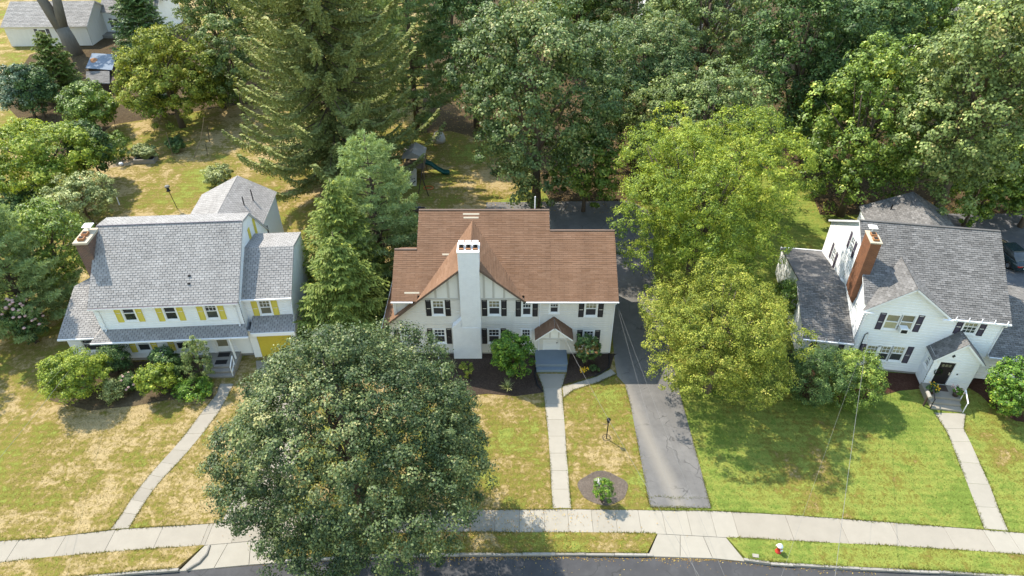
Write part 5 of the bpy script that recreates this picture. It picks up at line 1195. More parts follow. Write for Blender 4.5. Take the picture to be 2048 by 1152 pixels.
# shrubs
def shrub(name, label, box, n, size, material, seed, clear=0.0, lobes=18, clump=0.27, **kw):
    return tree(name, label, box, clear, N_(n), size, material, 'shrub', seed, lobes, clump, 'wood_dark', **kw)
shrub('forsythia_bush', 'large loose yellow-green bush at the left end of the white house front', (84, 688, 220, 815), 30000, .12, 'leaf_bright', 41, lobes=30, clump=0.34)
shrub('yew_bush', 'dark round yew under the pent roof of the left house', (187, 678, 266, 758), 16000, .09, 'leaf_dark', 42)
shrub('rhododendron_bush', 'mid green bush between the yew and the clipped upright yew', (297, 694, 364, 764), 10000, .13, 'leaf_dark', 43)
shrub('azalea_bush', 'golden-green azalea in front of the mid green bush', (277, 724, 352, 802), 12000, .12, 'leaf_bright', 44)
shrub('upright_yew', 'clipped upright brown-green yew left of the left house steps', (366, 676, 424, 772), 13000, .08, 'leaf_olive', 45, clump=0.19, lobe_r=(.4, .55))
shrub('ground_cover', 'low green spreading plant beside the left house steps', (343, 750, 430, 800), 9000, .1, 'leaf_glossy', 46)
shrub('hydrangea_bush', 'small bush with pinkish flower heads left of the golden-green azalea', (236, 746, 276, 786), 4500, .1, 'leaf_dark', 47)
shrub('spirea_bush', 'small pale green bush between the yellow-green bush and the pinkish flower heads', (203, 758, 247, 806), 5500, .1, 'leaf_pale', 48)
shrub('hydrangea_bush', 'bush with faded cream flower heads at the left edge below the pine', (18, 596, 82, 692), 9000, .13, 'leaf_dark', 49)
shrub('rhododendron_bush', 'tall glossy green bush left of the blue-grey stoop', (984, 655, 1068, 762), 20000, .13, 'leaf_glossy', 50, lobes=26)
shrub('pieris_bush', 'clipped vase-shaped bush with golden-red top right of the blue-grey stoop', (1144, 664, 1204, 730), 10000, .09, 'leaf_dark', 51, clear=.45, clump=0.16, lobe_r=(.4, .55))
shrub('yew_bush', 'dark bush tucked at the left corner of the grey house', (756, 636, 804, 700), 7000, .1, 'leaf_dark', 52)
shrub('boxwood_bush', 'small bright green boxwood in the round mulch ring', (1184, 953, 1230, 1010), 6500, .07, 'leaf_glossy', 53, clump=0.14, lobes=14)
shrub('yew_bush', 'wide dark yew under the left wing of the slate roofed house', (1562, 682, 1706, 822), 44000, .085, 'leaf_dark', 54, lobes=28, clump=0.30)
shrub('rhododendron_bush', 'lighter green rounded bush right of the wide dark yew', (1640, 696, 1772, 822), 40000, .095, 'leaf_green', 55, lobes=28, clump=0.30)
shrub('rhododendron_bush', 'bright green rounded bush at the right edge beside the entrance walk', (1966, 714, 2090, 842), 24000, .12, 'leaf_glossy', 56, lobes=28, clump=0.30)
shrub('privet_bush', 'green bush squeezed between the golden-green maple and the left wing of the slate roofed house', (1540, 550, 1604, 650), 10000, .13, 'leaf_green', 57)
shrub('currant_bush', 'loose round bush behind the rear wing of the left house', (402, 326, 468, 372), 9000, .14, 'leaf_pale', 58)
for k, (bx, lab) in enumerate((((205, 258, 265, 318), 'tangled green garden plants left of the raised bed'), ((258, 285, 312, 318), 'grey-green herb clump behind the raised bed'), ((330, 270, 372, 305), 'small green vegetable plant between the garden stakes'))):
    shrub('garden_plant', lab, bx, 7000, .15, ('leaf_green', 'leaf_pale', 'leaf_dark')[k], 60 + k)
def flowers(root, box, n, r, material, name='flower_heads', seed=0, top=.2):
    """flower heads standing on a shrub's upper side"""
    rng = np.random.default_rng(300 + seed); c, rr, h = fit(box, 0.0); b = MB()
    for k in range(n):
        d = unit(np.abs(rng.normal(size=3)) * np.array([1, 1, 1.2]) * np.array([rng.choice((-1, 1)), rng.choice((-1, 1)), 1])); p = d * np.array([rr, rr, h]) * rng.uniform(.92, 1.08) + np.array([0, 0, c[2]])
        b.lathe([(r * .3, -r * .5), (r * .9, -r * .2), (r, .1 * r), (r * .6, r * .6), (r * .1, r * .8)], 7, p * rng.uniform(.97, 1.03))
    return tag(b.build(name, material, root), kind='stuff')
for o in list(COL.objects):
    l = o.get('label', '')
    if l.startswith('small bush with pinkish'): flowers(o, (236, 746, 276, 786), 16, .10, 'petal_p')
    if l.startswith('bush with faded cream'): flowers(o, (18, 596, 82, 692), 34, .13, 'petal_p', seed=1)
    if l.startswith('clipped vase-shaped'):
        rng = np.random.default_rng(5); P, N, T, C = crown_points((.98, .98, .42), 5000, rng, 14, .1, (.4, .55)); c, r, h = fit((1144, 664, 1204, 730), .45)
        P = P + np.array([0, -.15, c[2] + .28]); quads('leaf_tips', leaves(P, N, .08, rng), T, 'leaf_red', o)
# arching clumps
def blades(name, label, p, n, L, material, seed, w=.03, cat='plant', spread=.8):
    rng = np.random.default_rng(400 + seed); root = empty(name, (p[0], p[1], LAWN_Z), 0, label, cat); V = []
    for k in range(n):
        a = rng.uniform(0, 6.28); l = L * rng.uniform(.6, 1.1); lean = rng.uniform(.15, 1.0) * spread; pr = np.array([0, 0, 0.0]); o = np.array([math.cos(a), math.sin(a), 0]); s = np.array([-math.sin(a), math.cos(a), 0]); d = .2
        for q in range(4):
            t = unit(o * (lean * (q + .6) * .55) + np.array([0, 0, 1.0 - q * .28 * lean])); nx = pr + t * l / 4; w0, w1 = w * (1 - q * .22), w * (1 - (q + 1) * .24); V.append([pr - s * w0, pr + s * w0, nx + s * w1, nx - s * w1]); pr = nx
    quads('blades', np.array(V), RNG.random(len(V)), material, root)
    return root
blades('iris_clump', 'arching pale green leaf clump left of the white chimney foot', g(905, 742), 46, .95, 'leaf_pale', 1)
blades('daylily_clump', 'arching leaf clump at the lawn edge below the tall glossy bush', g(1015, 782), 70, 1.05, 'leaf_pale', 2)
shrub('heather_bush', 'small rusty shrub under the white chimney', (915, 722, 950, 760), 3500, .08, 'leaf_gold', 70, clump=.1)
shrub('spirea_bush', 'small yellow-green shrub beside the leaning white pole', (863, 722, 890, 754), 3000, .08, 'leaf_olive', 71, clump=.1)
shrub('sedum_clump', 'low plant nearest the maple in the front mulch bed', (838, 715, 858, 740), 1600, .08, 'leaf_olive', 73, clump=.1)
fl = blades('flower_clump', 'clump of yellow flowers in the mulch bed right of the stoop', g(1168, 748), 30, .45, 'leaf_glossy', 3, .02)
b = MB()
for k in range(34):
    q = (random.uniform(-.3, .3), random.uniform(-.25, .25), random.uniform(.3, .52)); b.lathe([(.01, -.03), (.05, 0), (.045, .02), (.01, .03)], 6, q)
tag(b.build('petals', 'petal_y', fl), kind='stuff')
shrub('perennial_clump', 'low green plants between the yellow flowers and the corner drain hose', (1172, 728, 1200, 750), 1800, .08, 'leaf_dark', 74, clump=.1)

# grass blades and tufts on the nearer lawns, fallen leaves on the ground
def inside(P, poly):
    x, y = P[:, 0], P[:, 1]; r = np.zeros(len(P), bool); n = len(poly)
    for i in range(n):
        (x0, y0), (x1, y1) = poly[i], poly[(i + 1) % n]
        if y0 == y1: continue
        r ^= ((y0 > y) != (y1 > y)) & (x < (x1 - x0) * (y - y0) / (y1 - y0) + x0)
    return r
def scatter_grass(n, x0, x1, y0, y1, seed):
    rng = np.random.default_rng(500 + seed); P = np.stack([rng.uniform(x0, x1, n), rng.uniform(y0, y1, n)], 1)
    by = np.interp(P[:, 0], [p[0] for p in back], [p[1] for p in back]); ok = P[:, 1] > by + .01
    for v in VERGE_POLY: ok |= inside(P, v)
    for q in PATHS: ok &= ~inside(P, q)
    ok &= ~((P[:, 1] > 37.3) & (P[:, 0] > -9) & (P[:, 0] < 7.3))
    return P[ok]
gp_ = np.concatenate([scatter_grass(90000, -31, 36, 19.5, 36.5, 1), scatter_grass(30000, -42, 16, 46, 72, 2)])
rng = np.random.default_rng(9); n = len(gp_)
P = np.column_stack([gp_, np.full(n, LAWN_Z)]); a = rng.uniform(0, 6.28, n); s = np.stack([np.cos(a), np.sin(a), np.zeros(n)], 1); hgt = rng.uniform(.03, .085, n)[:, None]; lean = np.column_stack([rng.normal(0, .5, n), rng.normal(0, .5, n), np.ones(n)])
w = rng.uniform(.010, .022, n)[:, None]
gt = np.interp(gp_[:, 0], [-45, -14, 0, 8, 12, 32, 40], [.72, .68, .60, .55, .36, .36, .48]) + rng.normal(0, .2, n)
o = tris('grass', np.stack([P - s * w, P + s * w, P + lean * hgt], 1), gt, 'grass_blade'); tag(o, 'short lawn grass blades on the front and back lawns', 'grass', kind='stuff')
# longer tufts along the edges of walks, kerb and drive
E_ = []
def edge_tufts(pl, n, jit, rng):
    pl = np.array(pl); seg = np.linalg.norm(np.diff(pl, axis=0), axis=1); cu = np.append(0, np.cumsum(seg)); t = rng.uniform(0, cu[-1], n); dense = np.sin(t * 1.7) + np.sin(t * .6 + 1) + rng.normal(0, .8, n) > -.4; t = t[dense]
    return np.column_stack([np.interp(t, cu, pl[:, 0]), np.interp(t, cu, pl[:, 1])]) + rng.normal(0, jit, (len(t), 2))
near = lambda pl: [p for p in pl if -36 < p[0] < 40]
ed = [edge_tufts(between(back, -32, 34), 5200, .03, rng), edge_tufts(between(front, -32, -17.6), 1500, .03, rng), edge_tufts(between(front, -13, 8.2), 2200, .03, rng), edge_tufts(between(front, 12.4, 34), 2200, .03, rng)]
ed += [edge_tufts([(p[0], p[1] + .17) for p in between(kerb, -32, -18.6)], 2000, .03, rng), edge_tufts([(p[0], p[1] + .17) for p in between(kerb, -12.4, 7.5)], 2600, .03, rng), edge_tufts([(p[0], p[1] + .17) for p in between(kerb, 13.2, 34)], 3000, .05, rng)]
for q in PATHS[3:7]:
    h_ = len(q) // 2; ed += [edge_tufts(q[:h_], 1500, .02, rng), edge_tufts(q[h_:], 1500, .02, rng)]
ed += [edge_tufts(G2([(1301, 1015), (1294, 985), (1271, 864), (1261, 810), (1250, 770)]), 1500, .04, rng), edge_tufts(G2([(1422, 1017), (1400, 935), (1380, 862), (1362, 796)]), 1500, .04, rng), edge_tufts(G2([(1301, 1015), (1422, 1017)]), 1100, .05, rng), edge_tufts(G2([(1294, 997), (1320, 993), (1350, 998), (1385, 996), (1416, 997)]), 420, .03, rng)]
ep = np.concatenate(ed); n = len(ep); P = np.column_stack([ep, np.full(n, .0)]); a = rng.uniform(0, 6.28, n); s = np.stack([np.cos(a), np.sin(a), np.zeros(n)], 1); hgt = rng.uniform(.05, .12, n)[:, None]; lean = np.column_stack([rng.normal(0, .7, n), rng.normal(0, .7, n), np.ones(n)]); w = rng.uniform(.012, .03, n)[:, None]
o = tris('edge_grass', np.stack([P - s * w, P + s * w, P + lean * hgt], 1), np.interp(ep[:, 0], [-20, 0, 14], [.6, .5, .4]) + rng.normal(0, .2, n), 'grass_blade'); tag(o, 'longer grass fringing the walks, kerb and driveway', 'grass', kind='stuff')
def litter(pts, seed, size, label):
    rng = np.random.default_rng(600 + seed); n = len(pts); N = unit(np.column_stack([rng.normal(0, .3, n), rng.normal(0, .3, n), np.ones(n)])); V = leaves(pts, N, size, rng, .8, 0); o = quads('fallen_leaves', V, rng.random(n), 'leaf_litter'); tag(o, label, 'leaves', kind='stuff')
kx = rng.uniform(-14, 20, 1300) * np.where(rng.random(1300) < .5, .55, 1); kl = np.array([at_x(kerb, x) for x in kx]); kz = np.column_stack([kl[:, 0], kl[:, 1] - np.abs(rng.normal(0, .12, 1300)) - .03, np.full(1300, -.12)])
rx = np.column_stack([rng.uniform(-12, 20, 260), rng.uniform(18.5, 21.2, 260), np.full(260, -.125)])
litter(np.concatenate([kz[:800], rx]), 1, .06, 'small yellow leaves lying along the kerb and on the road')
lx_ = np.column_stack([rng.normal(-3, 4.5, 1500), rng.uniform(21.5, 24.5, 1500), np.full(1500, LAWN_Z + .03)]); litter(lx_, 2, .07, 'brown and yellow leaves under the street maple')
wx_ = np.column_stack([rng.uniform(-10, 45, 9000), rng.uniform(58, 95, 9000), np.full(9000, LAWN_Z + .03)]); litter(wx_, 3, .13, 'dead leaves scattered over the woodland floor')

# ================================================================== small things
def pole_wire(label, pts, r, material, sag=.0):
    P = [Vector(p) for p in pts]; out = []
    for a, b in zip(P[:-1], P[1:]):
        for k in range(12):
            t = k / 12; q = a.lerp(b, t); q.z -= sag * 4 * t * (1 - t); out.append(q)
    out.append(P[-1]); tag(MB().tube(out, r, 5).build('overhead_wire', material), label, 'wire')
def W3(x, y, z): return tuple(g(x, y, z))
wp = yp(1105, 631, Y0 - .08)
pole_wire('pale service wire running from above the porch roof of the grey house to the street', [tuple(wp), W3(1560, 1420, 8.5)], .007, 'wire', .5)
pole_wire('left of two thin wires crossing the shaded driveway', [(7.42, 38.6, 4.6), W3(1440, 1300, 8.0)], .0045, 'wire', .4)
pole_wire('right of two thin wires crossing the shaded driveway', [(7.42, 38.6, 4.65), W3(1520, 1320, 8.3)], .0045, 'wire', .4)
rp = rf.w @ Vector((.7, -.08, 3.5))
pole_wire('thick pale twisted wire from the slate roofed house across its front lawn', [tuple(rp), W3(1652, 1300, 8.5)], .010, 'wire', .3)
pole_wire('thin wire left of the thick twisted wire at the slate roofed house', [(rp.x, rp.y, 3.2), W3(1500, 1330, 8.0)], .0045, 'wire', .3)
lp = lh.matrix_basis @ Vector((-.62, -.9, 2.75))
pole_wire('thick pale wire leaving the sunroom corner of the left house', [tuple(lp), W3(-230, 1180, 8.0)], .008, 'wire', .3)
pole_wire('thin wire above the thick pale wire at the left house', [(lp.x, lp.y, 3.1), W3(-260, 1120, 8.2)], .0045, 'wire', .3)
# street hydrant
hp = g(1556, 1103, LAWN_Z); hy = empty('fire_hydrant', (hp[0], hp[1], LAWN_Z), .4, 'red fire hydrant with white cap on the grass verge', 'hydrant')
MB().lathe([(.17, 0), (.17, .04), (.11, .05), (.115, .42), (.15, .44), (.15, .48)], 16).build('barrel', 'red', hy, True)
MB().lathe([(.15, .481), (.16, .5), (.15, .56), (.11, .63), (.04, .67), (.035, .72), (.01, .73)], 16).build('bonnet', 'hyd_white', hy, True)
for a in (0, 90, 180):
    MB().lathe([(.06, .09), (.06, .17), (.08, .175), (.08, .21), (.03, .22)], 12).build('nozzle', 'hyd_white', hy, True, Matrix.Translation((0, 0, .34)) @ Matrix.Rotation(RAD(a), 4, 'Z') @ Matrix.Rotation(RAD(90), 4, 'X'))
# white card on the verge
p = g(1511, 1112, LAWN_Z); o = MB().box(-.17, .17, -.1, .1, .0, .02).build('utility_cover', 'walk'); o.location = (p[0], p[1], LAWN_Z + .03); o.rotation_euler = (.15, 0, -.15); tag(o, 'small white plate lying on the verge left of the fire hydrant', 'plate')
# lamp post with ring
p = g(1212.7, 877, LAWN_Z); lpst = empty('lamp_post', (p[0], p[1], LAWN_Z), 0, 'short black lamp post with a ring at its base on the lawn', 'lamp post')
MB().tube([(0, 0, 0), (0, 0, 1.55)], .035, 8).build('post', 'metal_dark', lpst); MB().tube([(-.32, 0, 1.38), (0, 0, 1.4)], .02, 6).build('cross_arm', 'metal_dark', lpst)
ln = MB().lathe([(.05, 1.55), (.1, 1.6), (.13, 1.82), (.15, 1.83), (.06, 1.95), (.015, 2.0)], 8).build('lantern', 'metal_dark', lpst)
MB().tube([(.26 * math.cos(t), .26 * math.sin(t), .1) for t in np.linspace(0, 2 * math.pi, 25)], .018, 6).build('ring', 'metal_dark', lpst)
# rock in the mulch ring
b = MB(); rr_ = random.Random(2); b.lathe([(.2, -.05), (.27, .08), (.2, .2), (.07, .25)], 9); b.v = [(x + rr_.uniform(-.04, .04), y + rr_.uniform(-.04, .04), z + rr_.uniform(-.03, .03)) for x, y, z in b.v]
o = b.build('rock', 'rock', None, True); p = g(1196, 966, 0); o.location = (p[0], p[1], .05); tag(o, 'pale rock behind the boxwood in the round mulch ring', 'rock')
# leaning white pole
a0, a1 = g(889, 777, .05), yp(875, 707, 36.2); o = MB().tube([tuple(a0), tuple(a1)], .028, 8).build('leaning_pole', 'metal_white'); tag(o, 'thin white pole leaning over the mulch bed in front of the grey house', 'pole')
# flower pots by the right door
vw = vf.w
for k, (dx, lab) in enumerate(((-.75, 'left flower pot with yellow and green plants at the black front door'), (.8, 'right flower pot with pink flowers at the black front door'))):
    q = vw @ Vector((vd + dx, -1.05, .482)); r = empty('flower_pot', tuple(q), 0, lab, 'flower pot'); MB().lathe([(.16, 0), (.22, .3), (.24, .3), (.24, .34)], 12).build('pot', 'terracotta', r, True)
    P, N, T, C = crown_points((.4, .4, .3), 1200, np.random.default_rng(k), 10, .1); quads('leaves', leaves(P + np.array([0, 0, .5]), N, .1, np.random.default_rng(k + 5)), T, ('leaf_dark', 'leaf_glossy')[k], r)
    b = MB(); rk_ = random.Random(k)
    for i in range(22): b.lathe([(.01, -.03), (.05, 0), (.04, .03), (.01, .04)], 6, (rk_.uniform(-.36, .36), rk_.uniform(-.36, .36), rk_.uniform(.55, .78)))
    tag(b.build('petals', ('petal_y', 'petal_p')[k], r), kind='stuff')
q = rh.matrix_basis @ Vector((vx0 + vd - 1.35, vy - 1.9, 0)); mbx = empty('mailbox', tuple(q), RR, 'grey mailbox on a post beside the entrance steps', 'mailbox')
MB().box(-.05, .05, -.05, .05, 0, .95).build('post', 'wood_dark', mbx); b = MB(); b.tube([(0, -.28, 1.08), (0, .28, 1.08)], .13, 10); b.build('box', 'kerb', mbx, False)
# garden behind the left house
q = g(293, 323, 0); rb = empty('raised_bed', (q[0], q[1], 0), .05, 'grey timber raised bed with a leafy plant at the end of the sandy path', 'raised bed')
for n_, a in (('board', (-1.0, 1.0, -.62, -.5, 0, .5)), ('board', (-1.0, 1.0, .5, .62, 0, .5)), ('board', (-1.12, -1.0, -.62, .62, 0, .5)), ('board', (1.0, 1.12, -.62, .62, 0, .5))): MB().box(*a).build(n_, 'stone', rb)
MB().box(-.99, .99, -.49, .49, 0, .38).build('soil', 'mulch', rb)
P, N, T, C = crown_points((.9, .8, .7), 3500, np.random.default_rng(12), 14, .2); P[:, 0] += .35; quads('plant', leaves(P + np.array([0, 0, 1.0]), N, .2, np.random.default_rng(13)), T, 'leaf_pale', rb)
bf = g(355, 418); fd = empty('bird_feeder', (bf[0], bf[1], LAWN_Z), 0, 'bird feeder on a thin dark pole on the dry back lawn', 'bird feeder')
MB().tube([(0, 0, 0), (-.25, 0, 2.0)], .03, 6).build('pole', 'wood_dark', fd); MB().lathe([(.2, 0), (.22, .05), (.13, .1), (.13, .45)], 10, (-.27, 0, 2.0)).build('seed_tray', 'metal_dark', fd, True); MB().lathe([(.26, .46), (.2, .6), (.02, .68)], 10, (-.27, 0, 2.0)).build('hood', 'stone', fd, True)
wpst = g(239, 410); o = MB().tube([(0, 0, 0), (.02, 0, .95)], .05, 6).tube([(.02, 0, .95), (.02, 0, 1.0)], .03, 6).build('marker_post', 'metal_white'); o.location = (wpst[0], wpst[1], 0); tag(o, 'short white post standing on the back lawn beside the apple tree', 'post')
o = MB().lathe([(.18, 0), (.25, .12), (.2, .3), (.1, .33)], 10).build('watering_can', 'metal_white', None, True); q = g(243, 331); o.location = (q[0], q[1], .03); tag(o, 'small pale bucket lying on the grass below the sandy path', 'bucket')
for k, (x, y, x2, y2, lab) in enumerate(((348, 320, 332, 265, 'pale straight garden stake nearest the raised bed'), (388, 315, 408, 235, 'tall bent garden stake with a curved top'), (419, 284, 414, 250, 'short dark stake at the edge of the shade'), (234, 275, 228, 240, 'leftmost thin stake beside the tangled garden plants'), (415, 312, 411, 288, 'low dark stake in front of the shaded garden'))):
    a = g(x, y); bq = yp(x2, y2, a[1]); m = (a + bq) / 2 + np.array([.25 if k == 1 else .03, 0, 0]); tag(MB().tube([tuple(a), tuple(m), tuple(bq)], .035, 5).build('garden_stake', 'wood' if k in (0, 1) else 'wood_dark'), lab, 'stake')
# play set
q = g(834, 352); ps = empty('play_set', (q[0], q[1], 0), 0, 'wooden play set with climbing board, white tent roof and green slide behind the grey house', 'play set')
for x in (-1.1, .9):
    for y in (-.9, 1.3): MB().box(x - .06, x + .06, y - .06, y + .06, 0, 2.6).build('post', 'wood', ps)
MB().box(-1.2, 1.0, -1.0, 1.4, 1.35, 1.45).build('platform', 'wood', ps)
b = MB(); b.add([(-1.3, -1.1, 2.6), (1.1, -1.1, 2.6), (1.1, 1.5, 2.6), (-1.3, 1.5, 2.6), (-.1, -1.1, 3.3), (-.1, 1.5, 3.3)], [(0, 4, 5, 3), (1, 2, 5, 4), (0, 1, 4), (2, 3, 5)]); b.build('tent_roof', 'kerb', ps)
cb = MB(); cb.slab3([(-1.0, -2.3, .05), (.2, -2.3, .05), (.2, -1.05, 1.5), (-1.0, -1.05, 1.5)], (0, -.755, .655), .06); cbo = cb.build('climbing_board', 'wood_pale', ps)
rr_ = random.Random(8)
for i in range(14):
    t = rr_.random(); MB().lathe([(.07, 0), (.08, .04), (.03, .08)], 7, (rr_.uniform(-.85, .05), -2.3 + 1.25 * t - .03, .05 + 1.45 * t)).build('hand_hold', 'metal_dark', cbo)
b = MB()
for (x, z) in ((1.0, 1.45),):
    pts = [(1.0, 1.45), (1.6, 1.2), (2.3, .6), (2.9, .25), (3.5, .2)]
    for (xa, za_), (xb, zb2) in zip(pts[:-1], pts[1:]):
        b.add([(xa, .0, za_), (xb, .0, zb2), (xb, .6, zb2), (xa, .6, za_)], [(0, 1, 2, 3)]); b.add([(xa, .0, za_), (xb, .0, zb2), (xb, -.06, zb2 + .2), (xa, -.06, za_ + .2)], [(0, 1, 2, 3)]); b.add([(xa, .6, za_), (xb, .6, zb2), (xb, .66, zb2 + .2), (xa, .66, za_ + .2)], [(0, 1, 2, 3)])
so = b.build('slide', 'slide', ps); md = so.modifiers.new('thick', 'SOLIDIFY'); md.thickness = .04
MB().tube([(.9, -.9, 2.3), (1.1, -4.2, 2.25)], .06, 6).build('swing_beam', 'wood_dark', ps); MB().tube([(1.1, -4.2, 2.25), (.6, -4.5, 0)], .05, 6).build('swing_leg', 'wood_dark', ps); MB().tube([(1.1, -4.2, 2.25), (1.7, -4.4, 0)], .05, 6).build('swing_leg', 'wood_dark', ps)
q = g(857, 377); o = MB().tube([(.5 * math.cos(t), .38 * math.sin(t), .06) for t in np.linspace(0, 2 * math.pi, 25)], .045, 6).build('toy_hoop', 'orange'); o.location = (q[0], q[1], LAWN_Z); tag(o, 'orange toy hoop lying on the grass by the play set', 'hoop')
q = g(878, 283); tb_ = empty('covered_grill', (q[0], q[1], 0), 0, 'pale rounded covered object standing at the woodland edge behind the play set', 'cover')
b = MB(); b.lathe([(.75, .0), (.8, .35), (.7, .8), (.45, 1.15), (.1, 1.25)], 14); rr_ = random.Random(6); b.v = [(x * rr_.uniform(.9, 1.1), y * rr_.uniform(.9, 1.1), z) for x, y, z in b.v]; b.build('cover', 'rock', tb_, True)
q = g(826, 424); wp_ = empty('timber_pile', (q[0], q[1], 0), .05, 'pile of dark boards on the grass beside the ridge of the brown roof', 'timber pile')
rr_ = random.Random(5)
for i in range(9):
    y = rr_.uniform(-.4, .5); z = .05 + .1 * (i % 4); MB().box(-1.0 + rr_.uniform(-.3, .2), 1.0 + rr_.uniform(-.3, .2), y, y + .16, z, z + .07).build('board', 'wood_dark' if i % 3 else 'court', wp_)
# parked car at the right edge
q = (44.2, 50.2); car = empty('parked_car', (q[0], q[1], LAWN_Z + .02), RAD(5), 'dark teal sedan parked under the trees at the right edge', 'car')
def loft(sections, name, material, parent, smooth=True):
    V = []; F = []; k = len(sections[0])
    for s in sections: V += s
    for i in range(len(sections) - 1):
        for j in range(k): F.append((i * k + j, i * k + (j + 1) % k, (i + 1) * k + (j + 1) % k, (i + 1) * k + j))
    F += [tuple(reversed(range(k))), tuple(range((len(sections) - 1) * k, len(sections) * k))]
    o = MB().add(V, F).build(name, material, parent, smooth); return o
def sec(y, w, zb, zt): return [(-w * .92, y, zb), (-w, y, zb + .2), (-w, y, zt - .18), (-w * .9, y, zt - .03), (-w * .5, y, zt), (w * .5, y, zt), (w * .9, y, zt - .03), (w, y, zt - .18), (w, y, zb + .2), (w * .92, y, zb)]
body = loft([sec(-2.3, .72, .35, .82), sec(-2.2, .84, .25, .92), sec(-1.5, .9, .2, .98), sec(0, .9, .2, .95), sec(1.2, .9, .2, .92), sec(2.1, .84, .22, .78), sec(2.3, .7, .3, .66)], 'body', 'car', car)
def gsec(y, w, wt, zb, zt): return [(-w, y, zb), (-wt, y, zt - .04), (-wt * .8, y, zt), (wt * .8, y, zt), (wt, y, zt - .04), (w, y, zb)]
loft([gsec(-1.75, .74, .70, .95, .98), gsec(-1.0, .80, .62, .94, 1.38), gsec(.1, .80, .62, .93, 1.44), gsec(.5, .80, .62, .92, 1.38), gsec(1.25, .76, .72, .90, .94)], 'cabin_glass', 'glass', car)
MB().box(-.6, .6, -.95, .45, 1.4, 1.455).build('roof_panel', 'car', car, bevel=.03)
for x in (-.86, .86):
    for y in (-1.4, 1.4):
        w_ = MB().lathe([(.2, -.1), (.33, -.1), (.34, 0), (.33, .1), (.2, .1)], 18).build('tyre', 'tyre', car, True, Matrix.Translation((x, y, .33)) @ Matrix.Rotation(RAD(90), 4, 'Y')); MB().lathe([(.02, -.105), (.2, -.11), (.2, .11), (.02, .105)], 12).build('rim', 'alloy', w_)
for x in (-.6, .6): MB().box(x - .2, x + .2, -2.33, -2.2, .68, .8).build('tail_lamp', 'tail', car, bevel=.02)
MB().box(-.24, .24, -2.345, -2.31, .5, .62).build('number_plate', 'hyd_white', car)
# ------------------------------------------------------------------ buildings and sheds behind
def simple_house(name, label, loc, rz, W, D, E, RZ, wallm, roofm, wins=(), shm='navy', along=True, seed=90, cat='house'):
    h = empty(name, loc, rz, label, cat); hl = []; f = Frame(h, 0, 0, 0)
    for x, z, w, hh in wins: hl.append((x - w / 2 + .03, x + w / 2 - .03, z - hh / 2 + .03, z + hh / 2 - .03))
    siding(f, [[(0, 0), (W, 0), (W, E), (0, E)]], hl, wallm)
    for x, z, w, hh in wins: window(f, x - w / 2, x + w / 2, z - hh / 2, z + hh / 2, style='plain', up='glass', low='glass'); shutter(f, x - w / 2 - .5, x - w / 2 - .02, z - hh / 2, z + hh / 2, shm); shutter(f, x + w / 2 + .02, x + w / 2 + .5, z - hh / 2, z + hh / 2, shm)
    siding(Frame(h, W, 0, 90), [[(0, 0), (D, 0), (D, E), (D / 2, RZ - .1), (0, E)]], [], wallm); siding(Frame(h, 0, D, -90), [[(0, 0), (D, 0), (D, E), (D / 2, RZ - .1), (0, E)]], [], wallm); siding(Frame(h, W, D, 180), [[(0, 0), (W, 0), (W, E), (0, E)]], [], wallm)
    kw = dict(deckmat='gutter', expo=.3, tabw=.6, thick=.035, gap=.02)
    roof(h, [(-.3, -.35, E - .05), (W + .3, -.35, E - .05), (W + .3, D / 2, RZ), (-.3, D / 2, RZ)], roofm, seed=seed, **kw); roof(h, [(W + .3, D + .35, E - .05), (-.3, D + .35, E - .05), (-.3, D / 2, RZ), (W + .3, D / 2, RZ)], roofm, seed=seed + 1, **kw)
    return h
q = g(24, 93); simple_house('grey_garage', 'far light grey building with dark shutters at the top left corner', (q[0], q[1], 0), RAD(2), 12.6, 9, 3.1, 5.6, 'siding_main', 'shingle_pale', [(5.6, 1.9, 1.3, 1.5)], seed=91, cat='building')
q = g(212, 76); hc = simple_house('shingled_cottage', 'far cottage with pale roof and white eaves behind the dark evergreen', (q[0] - .5, q[1] + 2, 0), RAD(-4), 9, 8, 3.6, 6.5, 'siding_white', 'shingle_pale', [(2, 1.9, 1.1, 1.4)], seed=93)
MB().box(-.4, 3.5, -2.2, -.4, 0, .5).build('porch_floor', 'kerb', hc)
q = g(207, 26); b = empty('recycling_bin', (q[0], q[1], 0), 0, 'blue bin standing beside the far cottage', 'bin'); MB().lathe([(.45, 0), (.55, 1.1), (.6, 1.12), (.6, 1.2), (.2, 1.3)], 10).build('drum', 'blue', b, True)
simple_house('distant_house', 'white house glimpsed through the leaves of the silver maple', (62, 104, 0), RAD(-8), 16, 10, 5.4, 8.6, 'siding_white', 'shingle_pale', [(3, 1.6, 1.1, 1.5), (8, 1.6, 1.1, 1.5), (13, 1.6, 1.1, 1.5), (5, 4.1, 1.1, 1.4), (11, 4.1, 1.1, 1.4)], seed=95)
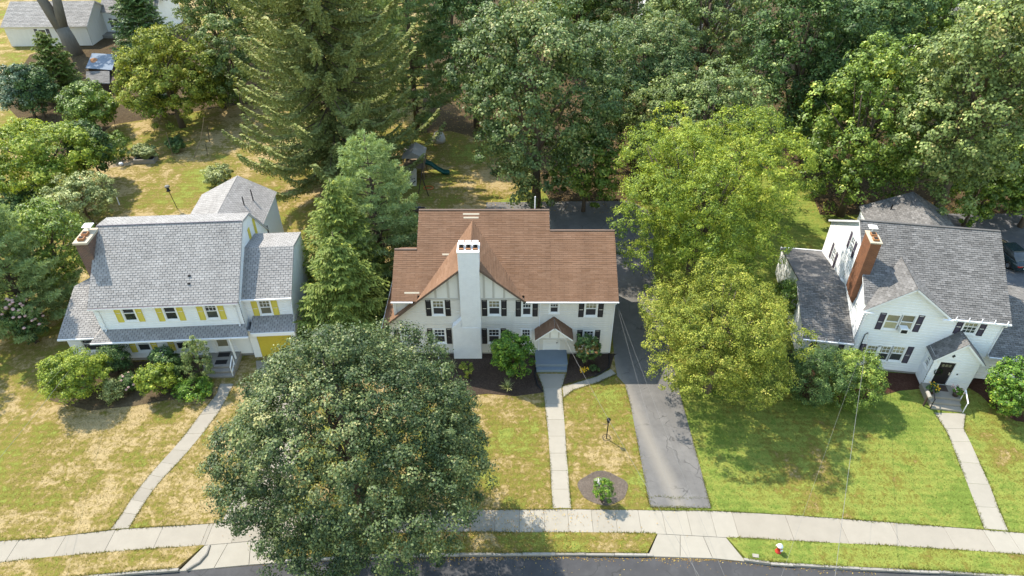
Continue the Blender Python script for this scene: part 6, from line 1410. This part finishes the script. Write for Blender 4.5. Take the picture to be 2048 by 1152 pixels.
simple_house('distant_house', 'pale house hidden behind the tall ash at the top edge', (22, 118, 0), RAD(-3), 15, 9, 5.2, 8.2, 'siding_white', 'shingle_pale', [(3, 1.6, 1.1, 1.5), (10, 1.6, 1.1, 1.5)], seed=97)
# tin shed with a shingled lean-to
z1 = 2.4; c4 = [g(171, 136, 2.2), g(224, 140, 2.2), g(234, 109, 2.7), g(184, 106, 2.7)]; o0 = c4[0]; sh = empty('tin_shed', (o0[0], o0[1], 0), 0, 'small shed with rusty sheet metal roof and a shingled lean-to beside the golden spreading tree', 'shed')
L4 = [p - np.array([o0[0], o0[1], 0]) for p in c4]
nrm = np.cross(L4[1] - L4[0], L4[3] - L4[0]); nrm = nrm / np.linalg.norm(nrm); MB().slab3(L4, nrm, .06).build('sheet_roof', 'steel', sh)
def on(u, v): return L4[0] * (1 - u) * (1 - v) + L4[1] * u * (1 - v) + L4[2] * u * v + L4[3] * (1 - u) * v
b = MB(); b.slab3([on(.18 + .14 * math.cos(t) * (1 + .2 * math.sin(3 * t)), .52 + .16 * math.sin(t)) + nrm * .012 for t in np.linspace(0, 2 * math.pi, 14, endpoint=False)], nrm, .01); b.build('rust_patch', 'rust', sh)
w4 = [on(.05, .08), on(.95, .08), on(.95, .92), on(.05, .92)]
for i in range(4):
    p, q = w4[i], w4[(i + 1) % 4]; MB().add([(p[0], p[1], 0), (q[0], q[1], 0), (q[0], q[1], q[2] - .08), (p[0], p[1], p[2] - .08)], [(0, 1, 2, 3)]).build('wall', 'wood_dark', sh)
l4 = [g(172, 166, 1.5), g(219, 166, 1.5), g(219, 142, 2.0), g(172, 143, 2.0)]; l4 = [p - np.array([o0[0], o0[1], 0]) for p in l4]
roof(sh, [tuple(p) for p in l4], 'shingle_slate', deckmat='deck_grey', name='lean_to_roof', seed=99, expo=.22, tabw=.5)
p, q = l4[0], l4[1]; MB().box(p[0] + .1, q[0] - .1, p[1] + .1, l4[2][1] - .1, 0, 1.38).build('lean_to_wall', 'wood_dark', sh)
